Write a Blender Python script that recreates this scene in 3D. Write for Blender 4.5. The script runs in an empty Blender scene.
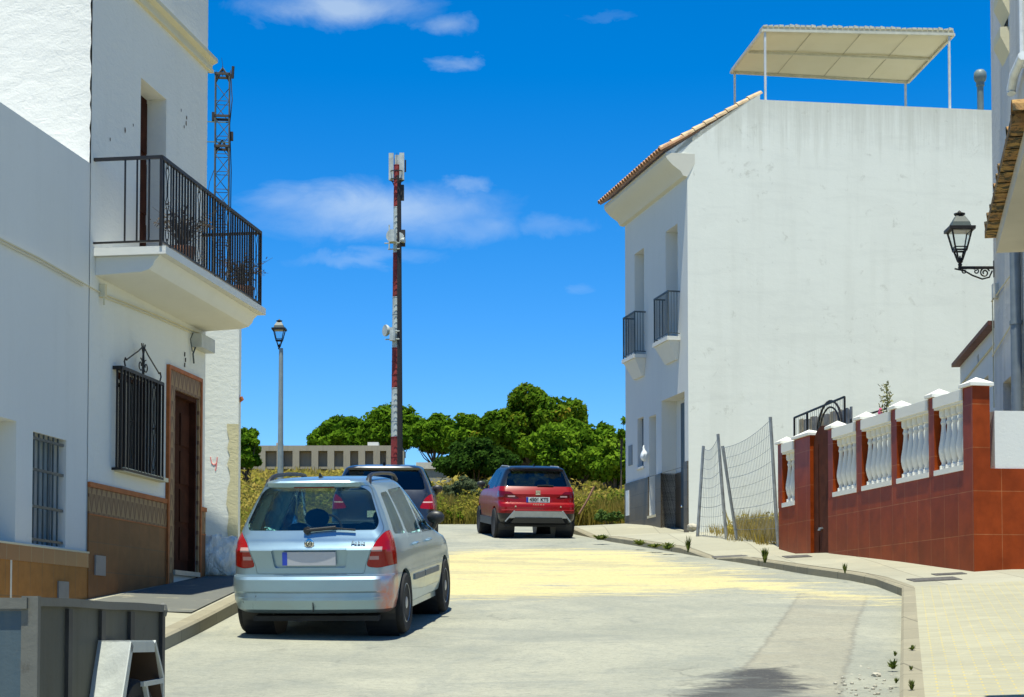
import bpy, bmesh, math, random
import numpy as np
from mathutils import Vector, Matrix
R_ = math.radians
sc = bpy.context.scene
COL = sc.collection
# ------------------------------------------------------------------ camera
FPX = 1800.0; PITCH = R_(2.6); TP = math.tan(PITCH); CYP = 640 - FPX*TP
cd = bpy.data.cameras.new('camera'); cam = bpy.data.objects.new('camera', cd); COL.objects.link(cam)
cd.sensor_width = 36; cd.lens = FPX/1024*36; cd.shift_y = (CYP-348.5)/1024
cd.clip_start = .1; cd.clip_end = 9000
cam.location = (0, 0, 0); cam.rotation_euler = (math.pi/2+PITCH, 0, 0)
sc.camera = cam
# ------------------------------------------------------------------ light
SUN = Vector((-.045, -.215, 1)).normalized()          # direction towards the sun
EXPOSURE = 0.78
sc.view_settings.view_transform = 'Standard'; sc.view_settings.look = 'None'
sc.view_settings.gamma = 1; sc.view_settings.exposure = EXPOSURE
ld = bpy.data.lights.new('sun', 'SUN'); lo = bpy.data.objects.new('sun', ld); COL.objects.link(lo)
ld.energy = 4.4; ld.angle = R_(.53); ld.color = (1, .975, .82)
lo.rotation_euler = SUN.to_track_quat('Z', 'Y').to_euler()
sc.cycles.max_bounces = 8; sc.cycles.diffuse_bounces = 4; sc.cycles.transparent_max_bounces = 24
try:
    sc.cycles.sample_clamp_indirect = 4
except Exception: pass

class NT:
    """small node-tree writer"""
    def __init__(s, tree):
        s.t = tree; tree.nodes.clear()
    def n(s, typ, ins=None, **kw):
        nd = s.t.nodes.new(typ)
        for k, v in kw.items(): setattr(nd, k, v)
        if ins:
            for k, v in ins.items(): s.set(nd, k, v)
        return nd
    def set(s, nd, k, v):
        sock = nd.inputs[k]
        if hasattr(v, 'outputs'): v = v.outputs[0]
        if isinstance(v, bpy.types.NodeSocket): s.t.links.new(v, sock)
        else:
            if isinstance(v, (tuple, list)) and len(v) == 3 and sock.type == 'RGBA': v = (*v, 1)
            sock.default_value = v
    def m(s, op, a, b=0.0, c=None, clamp=False):
        nd = s.n('ShaderNodeMath', operation=op, use_clamp=clamp)
        s.set(nd, 0, a); s.set(nd, 1, b)
        if c is not None: s.set(nd, 2, c)
        return nd.outputs[0]
    def mix(s, f, a, b, mode='MIX'):
        nd = s.n('ShaderNodeMix', data_type='RGBA', blend_type=mode)
        s.set(nd, 0, f); s.set(nd, 6, a); s.set(nd, 7, b)
        return nd.outputs[2]
    def ramp(s, f, stops, interp='LINEAR'):
        nd = s.n('ShaderNodeValToRGB'); cr = nd.color_ramp; cr.interpolation = interp
        while len(cr.elements) < len(stops): cr.elements.new(.5)
        for e, (p, c) in zip(cr.elements, stops):
            e.position = p; e.color = (c, c, c, 1) if isinstance(c, (int, float)) else (*c, 1)
        s.set(nd, 0, f); return nd.outputs[0]
    def noise(s, vec, scale, detail=4, rough=.55, dist=0.0):
        nd = s.n('ShaderNodeTexNoise'); s.set(nd, 'Vector', vec); nd.inputs['Scale'].default_value = scale
        nd.inputs['Detail'].default_value = detail; nd.inputs['Roughness'].default_value = rough
        nd.inputs['Distortion'].default_value = dist
        return nd.outputs['Fac']
    def map(s, vec, scale=(1, 1, 1), loc=(0, 0, 0), rot=(0, 0, 0)):
        nd = s.n('ShaderNodeMapping'); s.set(nd, 'Vector', vec)
        nd.inputs['Scale'].default_value = scale; nd.inputs['Location'].default_value = loc; nd.inputs['Rotation'].default_value = rot
        return nd.outputs[0]

def ray(x, y):
    dx = (x-512)/FPX; dz = (CYP-y)/FPX
    return Vector((dx, math.cos(PITCH)-dz*math.sin(PITCH), math.sin(PITCH)+dz*math.cos(PITCH)))
def at(x, y, Y):
    d = ray(x, y); return d*(Y/d.y)

# world: Nishita sky, deepened, with a few thin clouds far away
w = bpy.data.worlds.new('World'); sc.world = w; w.use_nodes = True
k = NT(w.node_tree)
sky = k.n('ShaderNodeTexSky', sky_type='NISHITA', sun_disc=False, altitude=2500, air_density=1.0, dust_density=0.0, ozone_density=2.6)
sky.sun_elevation = math.asin(SUN.z); sky.sun_rotation = math.atan2(SUN.x, SUN.y)
hs = k.n('ShaderNodeHueSaturation', {'Hue': .504, 'Saturation': 1.46, 'Value': 1.0, 'Color': sky})
tc = k.n('ShaderNodeTexCoord')
sep = k.n('ShaderNodeSeparateXYZ', {0: tc.outputs['Generated']})
yy = k.m('MAXIMUM', sep.outputs[1], .02)
u = k.m('DIVIDE', sep.outputs[0], yy); v = k.m('DIVIDE', sep.outputs[2], yy)
uv = k.n('ShaderNodeCombineXYZ', {0: u, 1: v, 2: 0.0})
nz = k.noise(k.map(uv, (1, 2.4, 1)), 16, 6, .55, .35)
nz2 = k.noise(k.map(uv, (1, 3.0, 1)), 5, 4, .5)
wu = k.m('MULTIPLY', k.m('SUBTRACT', k.noise(k.map(uv, (1, 1.6, 1)), 22, 7, .62, .5), .5), .055); wv = k.m('MULTIPLY', k.m('SUBTRACT', k.noise(k.map(uv, (1, 1.6, 1), (3, 7, 0)), 26, 7, .62, .5), .5), .022)
uu = k.m('ADD', u, wu); vv = k.m('ADD', v, wv)
dens = 0.0
for (cx, cy, rx, ry, a) in ((375, 212, 105, 26, 1.0), (290, 200, 50, 17, .62), (455, 228, 70, 20, .62), (335, 8, 80, 18, 1.05), (452, 26, 26, 13, .55),
                            (455, 60, 26, 9, .55), (466, 186, 24, 9, .65), (560, 224, 50, 12, .38), (645, 232, 40, 11, .25), (585, 288, 16, 9, .3), (370, 258, 80, 9, .4), (600, 15, 60, 8, .2),
                            (-300, 40, 260, 60, .8), (1500, 150, 300, 50, .7)):
    c = ray(cx, cy); cu, cv = c.x/c.y, c.z/c.y
    du = k.m('DIVIDE', k.m('SUBTRACT', uu, cu), rx/FPX); dv = k.m('DIVIDE', k.m('SUBTRACT', vv, cv), ry/FPX)
    r2 = k.m('ADD', k.m('MULTIPLY', du, du), k.m('MULTIPLY', dv, dv))
    g = k.m('MULTIPLY', k.m('EXPONENT', k.m('MULTIPLY', r2, -1.0)), a)
    dens = k.m('MAXIMUM', dens, g)
dens = k.m('MULTIPLY', dens, k.m('ADD', .25, k.m('MULTIPLY', nz, 1.5)))
dens = k.m('MULTIPLY', k.m('SUBTRACT', dens, .13, clamp=True), .52, clamp=True)
dens = k.m('MULTIPLY', dens, k.m('GREATER_THAN', sep.outputs[1], .05))
cc = k.mix(dens, hs, (4.0, 4.7, 5.1))
bg = k.n('ShaderNodeBackground', {'Color': cc, 'Strength': .11})
k.n('ShaderNodeOutputWorld', {'Surface': bg})

# ------------------------------------------------------------------ helpers
def tag(o, label=None, cat=None, group=None, kind=None):
    if label: o['label'] = label
    if cat: o['category'] = cat
    if group: o['group'] = group
    if kind: o['kind'] = kind
    return o
def thing(name, label, cat, loc=(0, 0, 0), rz=0, group=None, rot=None):
    o = bpy.data.objects.new(name, None); COL.objects.link(o)
    o.location = loc; o.rotation_euler = rot if rot else (0, 0, rz); o.empty_display_size = .2
    return tag(o, label, cat, group)
def copy_tree(o, parent=None):
    c = o.copy(); COL.objects.link(c); c.parent = parent
    for ch in list(o.children): copy_tree(ch, c)
    return c
def link_mesh(name, me, mats, parent=None, smooth=None):
    o = bpy.data.objects.new(name, me); COL.objects.link(o)
    me.materials.clear()
    for m_ in (mats if isinstance(mats, (list, tuple)) else [mats]): me.materials.append(m_)
    if smooth is not None:
        me.shade_smooth(); me.set_sharp_from_angle(angle=R_(smooth))
    if parent: o.parent = parent
    return o
class MB:
    def __init__(s): s.v = []; s.f = []; s.mi = []; s.cur = 0
    def add(s, vs, fs):
        b = len(s.v); s.v += [tuple(p) for p in vs]
        for f in fs: s.f.append([b+i for i in f]); s.mi.append(s.cur)
        return s
    def box(s, x0, x1, y0, y1, z0, z1):
        return s.add([(x0,y0,z0),(x1,y0,z0),(x1,y1,z0),(x0,y1,z0),(x0,y0,z1),(x1,y0,z1),(x1,y1,z1),(x0,y1,z1)],
                     [(0,3,2,1),(4,5,6,7),(0,1,5,4),(1,2,6,5),(2,3,7,6),(3,0,4,7)])
    def hexa(s, b, t):
        n = len(b); return s.add(list(b)+list(t), [list(range(n))[::-1], list(range(n, 2*n))]+[(i,(i+1)%n,n+(i+1)%n,n+i) for i in range(n)])
    def prism(s, poly, axis, a, b):
        """poly 2-D; axis 'y': (x,z) ; 'x': (y,z) ; 'z': (x,y)"""
        def P(p, t): return {'y': (p[0], t, p[1]), 'x': (t, p[0], p[1]), 'z': (p[0], p[1], t)}[axis]
        area = sum(poly[i][0]*poly[(i+1)%len(poly)][1]-poly[(i+1)%len(poly)][0]*poly[i][1] for i in range(len(poly)))
        if (area < 0): poly = poly[::-1]
        if axis == 'y': a, b = max(a, b), min(a, b)
        else: a, b = min(a, b), max(a, b)
        return s.hexa([P(p, a) for p in poly], [P(p, b) for p in poly])
    def tube(s, pts, r, n=6, cap=True, closed=False):
        pts = [Vector(p) for p in pts]; N = len(pts)
        rs = r if isinstance(r, (list, tuple)) else [r]*N
        vs = []; pn = None
        for i, p in enumerate(pts):
            a = pts[i-1] if (i > 0 or closed) else pts[i]; b = pts[(i+1) % N] if (i < N-1 or closed) else pts[i]
            t = (b-a); t = t.normalized() if t.length > 1e-9 else Vector((0, 0, 1))
            if pn is None: pn = t.cross(Vector((0, 0, 1))) if abs(t.z) < .9 else t.cross(Vector((1, 0, 0)))
            pn = (pn - t*pn.dot(t)); pn = pn.normalized() if pn.length > 1e-6 else t.orthogonal().normalized()
            q = t.cross(pn)
            for j in range(n):
                an = 2*math.pi*j/n + math.pi/n
                vs.append(p+(pn*math.cos(an)+q*math.sin(an))*rs[i])
        fs = []
        for i in range(N if closed else N-1):
            for j in range(n):
                a0 = i*n+j; a1 = i*n+(j+1) % n; b0 = ((i+1) % N)*n+j; b1 = ((i+1) % N)*n+(j+1) % n
                fs.append((a0, a1, b1, b0))
        if cap and not closed: fs += [tuple(range(n))[::-1], tuple(range((N-1)*n, N*n))]
        return s.add(vs, fs)
    def lathe(s, prof, n=16, o=(0, 0, 0), axis='z'):
        vs = []
        for r, h in prof:
            for j in range(n):
                an = 2*math.pi*j/n; c, q = r*math.cos(an), r*math.sin(an)
                p = {'z': (c, q, h), 'x': (h, c, q), 'y': (q, h, c)}[axis]
                vs.append((p[0]+o[0], p[1]+o[1], p[2]+o[2]))
        fs = [(i*n+j, i*n+(j+1) % n, (i+1)*n+(j+1) % n, (i+1)*n+j) for i in range(len(prof)-1) for j in range(n)]
        fs += [tuple(range(n))[::-1], tuple(range((len(prof)-1)*n, len(prof)*n))]
        return s.add(vs, fs)
    def ball(s, c, r, n=10, sq=(1, 1, 1)):
        m_ = n//2; vs = []
        pr = [(math.sin(math.pi*i/m_), -math.cos(math.pi*i/m_)) for i in range(m_+1)]
        for a, h in pr:
            for j in range(n):
                an = 2*math.pi*j/n
                vs.append((c[0]+r*sq[0]*max(a, .001)*math.cos(an), c[1]+r*sq[1]*max(a, .001)*math.sin(an), c[2]+r*sq[2]*h))
        return s.add(vs, [(i*n+j, i*n+(j+1) % n, (i+1)*n+(j+1) % n, (i+1)*n+j) for i in range(m_) for j in range(n)])
    def mesh(s, name='m'):
        me = bpy.data.meshes.new(name); me.from_pydata(s.v, [], s.f); me.validate(); 
        return me
    def build(s, name, mats, parent=None, smooth=None, fix=False):
        me = bpy.data.meshes.new(name); me.from_pydata(s.v, [], s.f)
        if any(s.mi): me.polygons.foreach_set('material_index', s.mi)
        if fix:
            bm = bmesh.new(); bm.from_mesh(me); bmesh.ops.recalc_face_normals(bm, faces=bm.faces); bm.to_mesh(me); bm.free()
        return link_mesh(name, me, mats, parent, smooth)
def wall_holes(mb, x0, x1, z0, z1, holes, y=0.0, t=.3):
    """wall sheet facing -y at y, thickness t, rectangular holes with reveals"""
    xs = sorted({x0, x1, *[h[0] for h in holes], *[h[1] for h in holes]}); xs = [x for x in xs if x0 <= x <= x1]
    zs = sorted({z0, z1, *[h[2] for h in holes], *[h[3] for h in holes]}); zs = [z for z in zs if z0 <= z <= z1]
    def hole(a, b, c, d): return any(h[0]-1e-6 <= a and b <= h[1]+1e-6 and h[2]-1e-6 <= c and d <= h[3]+1e-6 for h in holes)
    for i in range(len(xs)-1):
        for j in range(len(zs)-1):
            a, b, c, d = xs[i], xs[i+1], zs[j], zs[j+1]
            if not hole(a, b, c, d):
                mb.add([(a,y,c),(b,y,c),(b,y,d),(a,y,d)], [(0,1,2,3)])
    for (a, b, c, d) in holes:
        mb.add([(a,y,c),(a,y+t,c),(a,y+t,d),(a,y,d)], [(0,1,2,3)]); mb.add([(b,y,c),(b,y,d),(b,y+t,d),(b,y+t,c)], [(0,1,2,3)])
        mb.add([(a,y,c),(b,y,c),(b,y+t,c),(a,y+t,c)], [(0,1,2,3)]); mb.add([(a,y,d),(a,y+t,d),(b,y+t,d),(b,y,d)], [(0,1,2,3)])
class Fr:
    """a local frame: origin and heading; hit() = point where a sight line meets the plane local y = ly"""
    def __init__(s, x, y, z, ang):
        s.loc = Vector((x, y, z)); s.a = ang
        s.M = Matrix.Translation(s.loc) @ Matrix.Rotation(ang, 4, 'Z'); s.I = s.M.inverted()
    def hit(s, px, py, ly=0.0):
        o = s.I @ Vector((0, 0, 0)); d = s.I.to_3x3() @ ray(px, py); t = (ly-o.y)/d.y; p = o+d*t
        return p.x, p.z
    def thing(s, name, label, cat, group=None): return thing(name, label, cat, s.loc, s.a, group)
def text_mesh(txt, size, depth=.002, bold=0.0, shear=0.0, space=1.0):
    c = bpy.data.curves.new('txt', 'FONT'); c.body = txt; c.size = size; c.extrude = depth; c.offset = bold; c.shear = shear
    c.align_x = 'CENTER'; c.align_y = 'CENTER'; c.space_character = space
    o = bpy.data.objects.new('txt', c); COL.objects.link(o); dg = bpy.context.evaluated_depsgraph_get()
    me = bpy.data.meshes.new_from_object(o.evaluated_get(dg)); bpy.data.objects.remove(o); return me

# ground height along the street (0 = eye height)
_GY = [-30, 0, 10, 17.3, 20.4, 24.7, 32.3, 40, 50, 60, 108, 180, 230, 320, 600, 2500, 6000]
_GZ = [-2.8, -1.45, -.63, 0, .31, .74, 1.5, 2.27, 3.22, 4.25, 9.2, 16.7, 20, 21, 14, -40, -200]
def G(Y):
    i = 0
    while i < len(_GY)-2 and Y > _GY[i+1]: i += 1
    def sl(j):
        j = max(0, min(len(_GY)-2, j)); return (_GZ[j+1]-_GZ[j])/(_GY[j+1]-_GY[j])
    h = _GY[i+1]-_GY[i]; t = (Y-_GY[i])/h
    m0 = (sl(i-1)+sl(i))/2; m1 = (sl(i)+sl(i+1))/2
    return (2*t**3-3*t*t+1)*_GZ[i]+(t**3-2*t*t+t)*h*m0+(-2*t**3+3*t*t)*_GZ[i+1]+(t**3-t*t)*h*m1
def gp(x, y, off=0.0):
    d = ray(x, y); Y = 5.0; prev = None
    while Y < 400:
        h = d.z/d.y*Y-(G(Y)+off)
        if prev is not None and prev > 0 >= h:
            a, b = Y-.1, Y
            for _ in range(20):
                c = (a+b)/2
                if d.z/d.y*c-(G(c)+off) > 0: a = c
                else: b = c
            return Vector((d.x/d.y*a, a, G(a)+off))
        prev = h; Y += .1
    return Vector((d.x/d.y*Y, Y, G(Y)+off))

# ------------------------------------------------------------------ materials
MATS = {}
def mat(name): 
    m_ = bpy.data.materials.new(name); m_.use_nodes = True; return m_, NT(m_.node_tree)
def finish(k_, bsdf, disp=None): k_.n('ShaderNodeOutputMaterial', {'Surface': bsdf})
def pb(k_, col, rough=.6, metal=0.0, normal=None, **ins):
    d = {'Base Color': col, 'Roughness': rough, 'Metallic': metal}; d.update(ins)
    nd = k_.n('ShaderNodeBsdfPrincipled', d)
    if normal is not None: k_.set(nd, 'Normal', normal)
    return nd
def bump(k_, h, s=.3, d=.02):
    return k_.n('ShaderNodeBump', {'Height': h, 'Strength': s, 'Distance': d}).outputs[0]
def plain(name, col, rough=.6, metal=0.0, var=.12, scale=6.0, bs=0.0, bscale=40.0, coat=0.0, spec=.5):
    if name in MATS: return MATS[name]
    m_, q = mat(name); co = q.n('ShaderNodeTexCoord').outputs['Object']
    n1 = q.noise(co, scale, 5)
    c = q.mix(q.ramp(n1, [(.3, 0.0), (.7, 1.0)]), tuple(x*(1-var) for x in col), tuple(min(1, x*(1+var)) for x in col))
    nrm = bump(q, q.noise(co, bscale, 4), bs, .01) if bs else None
    finish(q, pb(q, c, rough, metal, nrm, **({'Coat Weight': coat, 'Coat Roughness': .08} if coat else {}), **{'Specular IOR Level': spec}))
    MATS[name] = m_; return m_
def stucco(name, col, stain=(.36, .34, .27), dirt=.25, streak=.25, bs=.35, bscale=9.0, rough=.85, bd=.02, patch=.2, drip=None):
    if name in MATS: return MATS[name]
    m_, q = mat(name); co = q.n('ShaderNodeTexCoord').outputs['Object']
    big = q.noise(co, .55, 6, .6, .3)
    st = q.noise(q.map(co, (3.2, 3.2, .22)), 1.0, 6, .65)
    fine = q.noise(co, 24, 5, .6)
    c = q.mix(q.m('MULTIPLY', q.ramp(big, [(.42, 0.0), (.72, 1.0)]), patch), col, tuple(x*.8 for x in col))
    c = q.mix(q.m('MULTIPLY', q.ramp(st, [(.5, 0.0), (.8, 1.0)]), streak), c, stain)
    sp = q.ramp(q.noise(co, 3.1, 8, .72, .5), [(.60, 0.0), (.72, 1.0)])
    c = q.mix(q.m('MULTIPLY', sp, dirt), c, stain)
    if drip:
        sp_ = q.n('ShaderNodeSeparateXYZ', {0: co}); dn = q.noise(q.map(co, (4.6, 4.6, .16)), 1.0, 8, .8)
        top_ = q.m('SUBTRACT', 1.0, q.m('DIVIDE', q.m('SUBTRACT', drip[0], sp_.outputs[2]), drip[1]), clamp=True)
        dm = q.ramp(q.m('ADD', q.m('MULTIPLY', top_, .42), q.m('MULTIPLY', dn, .8)), [(.62, 0.0), (.82, 1.0)])
        c = q.mix(q.m('MULTIPLY', q.m('MULTIPLY', dm, q.m('GREATER_THAN', top_, .001)), .38), c, (.38, .37, .28))
        hz = q.ramp(q.noise(q.map(co, (.5, .5, 2.6)), 1.1, 7, .7, .5), [(.5, 0.0), (.75, 1.0)]); c = q.mix(q.m('MULTIPLY', hz, .30), c, tuple(x*.72 for x in col))
    c = q.mix(q.m('MULTIPLY', fine, .10), c, tuple(x*.6 for x in col))
    h = q.m('ADD', q.noise(q.map(co, (1, 1, 1.6)), bscale, 6, .6, .4), q.m('MULTIPLY', q.noise(co, bscale*7, 3), .25))
    finish(q, pb(q, c, rough, 0.0, bump(q, h, bs, bd), **{'Specular IOR Level': .25}))
    MATS[name] = m_; return m_
def tiles(name, c1, c2, grout, w_, h_, gsz=.006, rough=.3, vecmode='xz', var=.3, coat=0.0, off=0.0, blot=4.0, spec=.5, bs=.25):
    if name in MATS: return MATS[name]
    m_, q = mat(name); co = q.n('ShaderNodeTexCoord').outputs['Object']
    sp = q.n('ShaderNodeSeparateXYZ', {0: co})
    if vecmode == 'xz':  # works on faces along x and along y
        vec = q.n('ShaderNodeCombineXYZ', {0: q.m('ADD', sp.outputs[0], sp.outputs[1]), 1: sp.outputs[2], 2: 0.0})
    else: vec = q.n('ShaderNodeCombineXYZ', {0: sp.outputs[0], 1: sp.outputs[1], 2: 0.0})
    br = q.n('ShaderNodeTexBrick', {'Vector': vec, 'Color1': c1, 'Color2': c2, 'Mortar': grout, 'Scale': 1.0, 'Mortar Size': gsz, 'Mortar Smooth': .2, 'Bias': 0.0, 'Brick Width': w_, 'Row Height': h_}, offset=off, squash=1.0)
    n1 = q.ramp(q.noise(co, blot, 5, .6), [(.3, 0.0), (.75, 1.0)])
    c = q.mix(q.m('MULTIPLY', n1, var), br.outputs[0], tuple(x*.45 for x in c1))
    nrm = bump(q, q.m('SUBTRACT', q.m('MULTIPLY', q.noise(co, 30, 3), .15), br.outputs[1]), bs, .004)
    finish(q, pb(q, c, rough, 0.0, nrm, **{'Specular IOR Level': spec, 'Coat Weight': coat}))
    MATS[name] = m_; return m_
def glass(name, tint, refl=.12):
    if name in MATS: return MATS[name]
    m_, q = mat(name)
    tr = q.n('ShaderNodeBsdfTransparent', {'Color': tint}); gl = q.n('ShaderNodeBsdfGlossy', {'Color': (.9, .95, 1), 'Roughness': .02})
    fr = q.n('ShaderNodeLayerWeight', {'Blend': refl})
    mx = q.n('ShaderNodeMixShader', {0: q.m('ADD', q.m('MULTIPLY', fr.outputs[0], .9), .05, clamp=True), 1: tr, 2: gl})
    finish(q, mx); MATS[name] = m_; return m_

WHITE = stucco('white_limewash', (.70, .70, .64), dirt=.10, streak=.12, bs=.5)
WHITE_S = stucco('white_facade_paint', (.68, .68, .63), dirt=.12, streak=.10, bs=.12, bscale=14)
ROUGHW = stucco('rough_white_render', (.74, .73, .68), dirt=.08, streak=.06, bs=.45, bscale=5.0, bd=.03)
GABLE = stucco('weathered_white_gable', (.82, .83, .74), stain=(.34, .33, .25), dirt=.45, streak=.12, bs=.14, bscale=5, drip=(9.75, 2.2))
CREAM = stucco('cream_moulding', (.62, .57, .40), dirt=.1, streak=.1, bs=.15)
IRON = plain('dark_wrought_iron', (.018, .015, .013), .5, .3, .3)
GREYIRON = plain('grey_painted_iron', (.085, .10, .10), .5, .4, .2)
GALV = plain('galvanised_steel', (.33, .34, .33), .45, .6, .25, 8)
RUBBER = plain('tyre_rubber', (.012, .012, .012), .85, 0, .3, 12)
BLACKPL = plain('black_plastic', (.014, .015, .017), .45, 0, .2)
DARKIN = plain('dark_interior', (.02, .021, .023), .8, 0, .3)
WOODD = plain('dark_wood_door', (.045, .014, .007), .8, 0, .4, 5, spec=.1)
GLASSD = plain('dark_window_glass', (.012, .015, .018), .08, 0, .3, 3)
CHROME = plain('chrome', (.6, .6, .6), .15, 1.0, .05)
# ------------------------------------------------------------------ ground
def sheet(name, rows, mats, label=None, kind='structure', attrs=None, smooth=True):
    """rows: list of lists of points, same length"""
    nv = len(rows[0]); V = [tuple(p) for r in rows for p in r]
    Fc = [(i*nv+j, i*nv+j+1, (i+1)*nv+j+1, (i+1)*nv+j) for i in range(len(rows)-1) for j in range(nv-1)]
    me = bpy.data.meshes.new(name); me.from_pydata(V, [], Fc)
    if attrs:
        for an, fn in attrs.items():
            a = me.attributes.new(an, 'FLOAT', 'POINT'); a.data.foreach_set('value', [fn(*p) for p in V])
    o = link_mesh(name, me, mats)
    if smooth: me.shade_smooth()
    return tag(o, label, None, None, kind)
def pip(x, y, poly):
    c = False; n = len(poly)
    for i in range(n):
        a, b = poly[i], poly[(i+1) % n]
        if (a[1] > y) != (b[1] > y) and x < (b[0]-a[0])*(y-a[1])/(b[1]-a[1])+a[0]: c = not c
    return c
def pdist(x, y, poly):
    best = 1e9; n = len(poly)
    for i in range(n):
        ax, ay = poly[i]; bx, by = poly[(i+1) % n]; dx, dy = bx-ax, by-ay
        t = max(0, min(1, ((x-ax)*dx+(y-ay)*dy)/(dx*dx+dy*dy+1e-12)))
        best = min(best, math.hypot(x-ax-t*dx, y-ay-t*dy))
    return best
def soft(poly, wd):
    poly = [(p[0], p[1]) for p in poly]
    def f(x, y, z):
        d = pdist(x, y, poly); s_ = d if pip(x, y, poly) else -d
        return max(0.0, min(1.0, .5+s_/(2*wd)))
    return f
# soil sheet of the whole hill, dry grass colours
def soil_mat():
    m_, q = mat('dry_soil'); co = q.n('ShaderNodeTexCoord').outputs['Object']
    n1 = q.noise(co, .25, 6); n2 = q.noise(co, 2.5, 6, .65)
    c = q.mix(q.ramp(n1, [(.35, 0.0), (.65, 1.0)]), (.20, .16, .06), (.10, .12, .035))
    c = q.mix(q.ramp(n2, [(.4, 0.0), (.7, 1.0)]), c, (.25, .19, .08))
    finish(q, pb(q, c, .95, 0, bump(q, n2, .6, .05))); return m_
SOIL = soil_mat()
ys = [-30, -10, 0, 4, 8, 12, 16, 20, 24, 28, 32, 36, 40, 44, 48, 52, 56, 60, 70, 80, 90, 100, 110, 125, 140, 160, 180, 200, 220, 240, 270, 320, 450, 600, 1000, 1800, 3000, 6000]
xs = [-5000, -1500, -400, -150, -80, -50, -30, -20, -12, -8, -5, -3, 0, 3, 6, 9, 12, 20, 30, 50, 80, 150, 400, 1500, 5000]
sheet('terrain', [[(x, y, G(y)-.06) for x in xs] for y in ys], SOIL)

# kerb lines
KL = [Vector((-3.12, 5.0)), Vector((-3.12, 31.5))]
rk = [(900, 697, .13), (902, 597, .13), (876, 587, .13), (850, 581.5, .13), (805, 575, .13), (741, 563.6, .11), (709.5, 559, .02), (680, 553.5, .12), (610, 541.7, .11), (592, 537.8, .02), (574, 534, .12), (560, 528, .12)]
RK = [(gp(x, y), h) for x, y, h in rk]
p0, p1 = RK[0][0], RK[1][0]; dr = (p0-p1)/(p0.y-p1.y)
ex = p0+dr*(5-p0.y) if True else p0
RK = [(Vector((ex.x, 5, G(5))), .13)]+RK
RK.append((RK[-1][0]+Vector((-.35, 4, 0)), .12))
def xr(Y):
    for (a, _), (b, _) in zip(RK[:-1], RK[1:]):
        if a.y <= Y <= b.y: return a.x+(b.x-a.x)*(Y-a.y)/(b.y-a.y)
    return RK[0][0].x if Y < RK[0][0].y else RK[-1][0].x
def hr(Y):
    for (a, ha), (b, hb) in zip(RK[:-1], RK[1:]):
        if a.y <= Y <= b.y: return ha+(hb-ha)*(Y-a.y)/(b.y-a.y)
    return .12
WSAND = [gp(x, y) for x, y in ((438, 553), (470, 549), (560, 549), (600, 550), (640, 552), (690, 562), (745, 572), (800, 583), (850, 591), (903, 601), (903, 606), (850, 600), (800, 596), (760, 592), (705, 589), (640, 594), (560, 598), (500, 600), (445, 600), (300, 600), (300, 560))]
sandf = soft(WSAND, .9)
TAN = soft([gp(x, y) for x, y in ((800, 592), (868, 596), (858, 620), (840, 697), (836, 760), (690, 760), (720, 697), (760, 650))], .2)
OIL = soft([gp(x, y) for x, y in ((712, 675), (745, 668), (790, 668), (822, 684), (812, 697), (800, 720), (640, 720), (660, 700))], .35)
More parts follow.
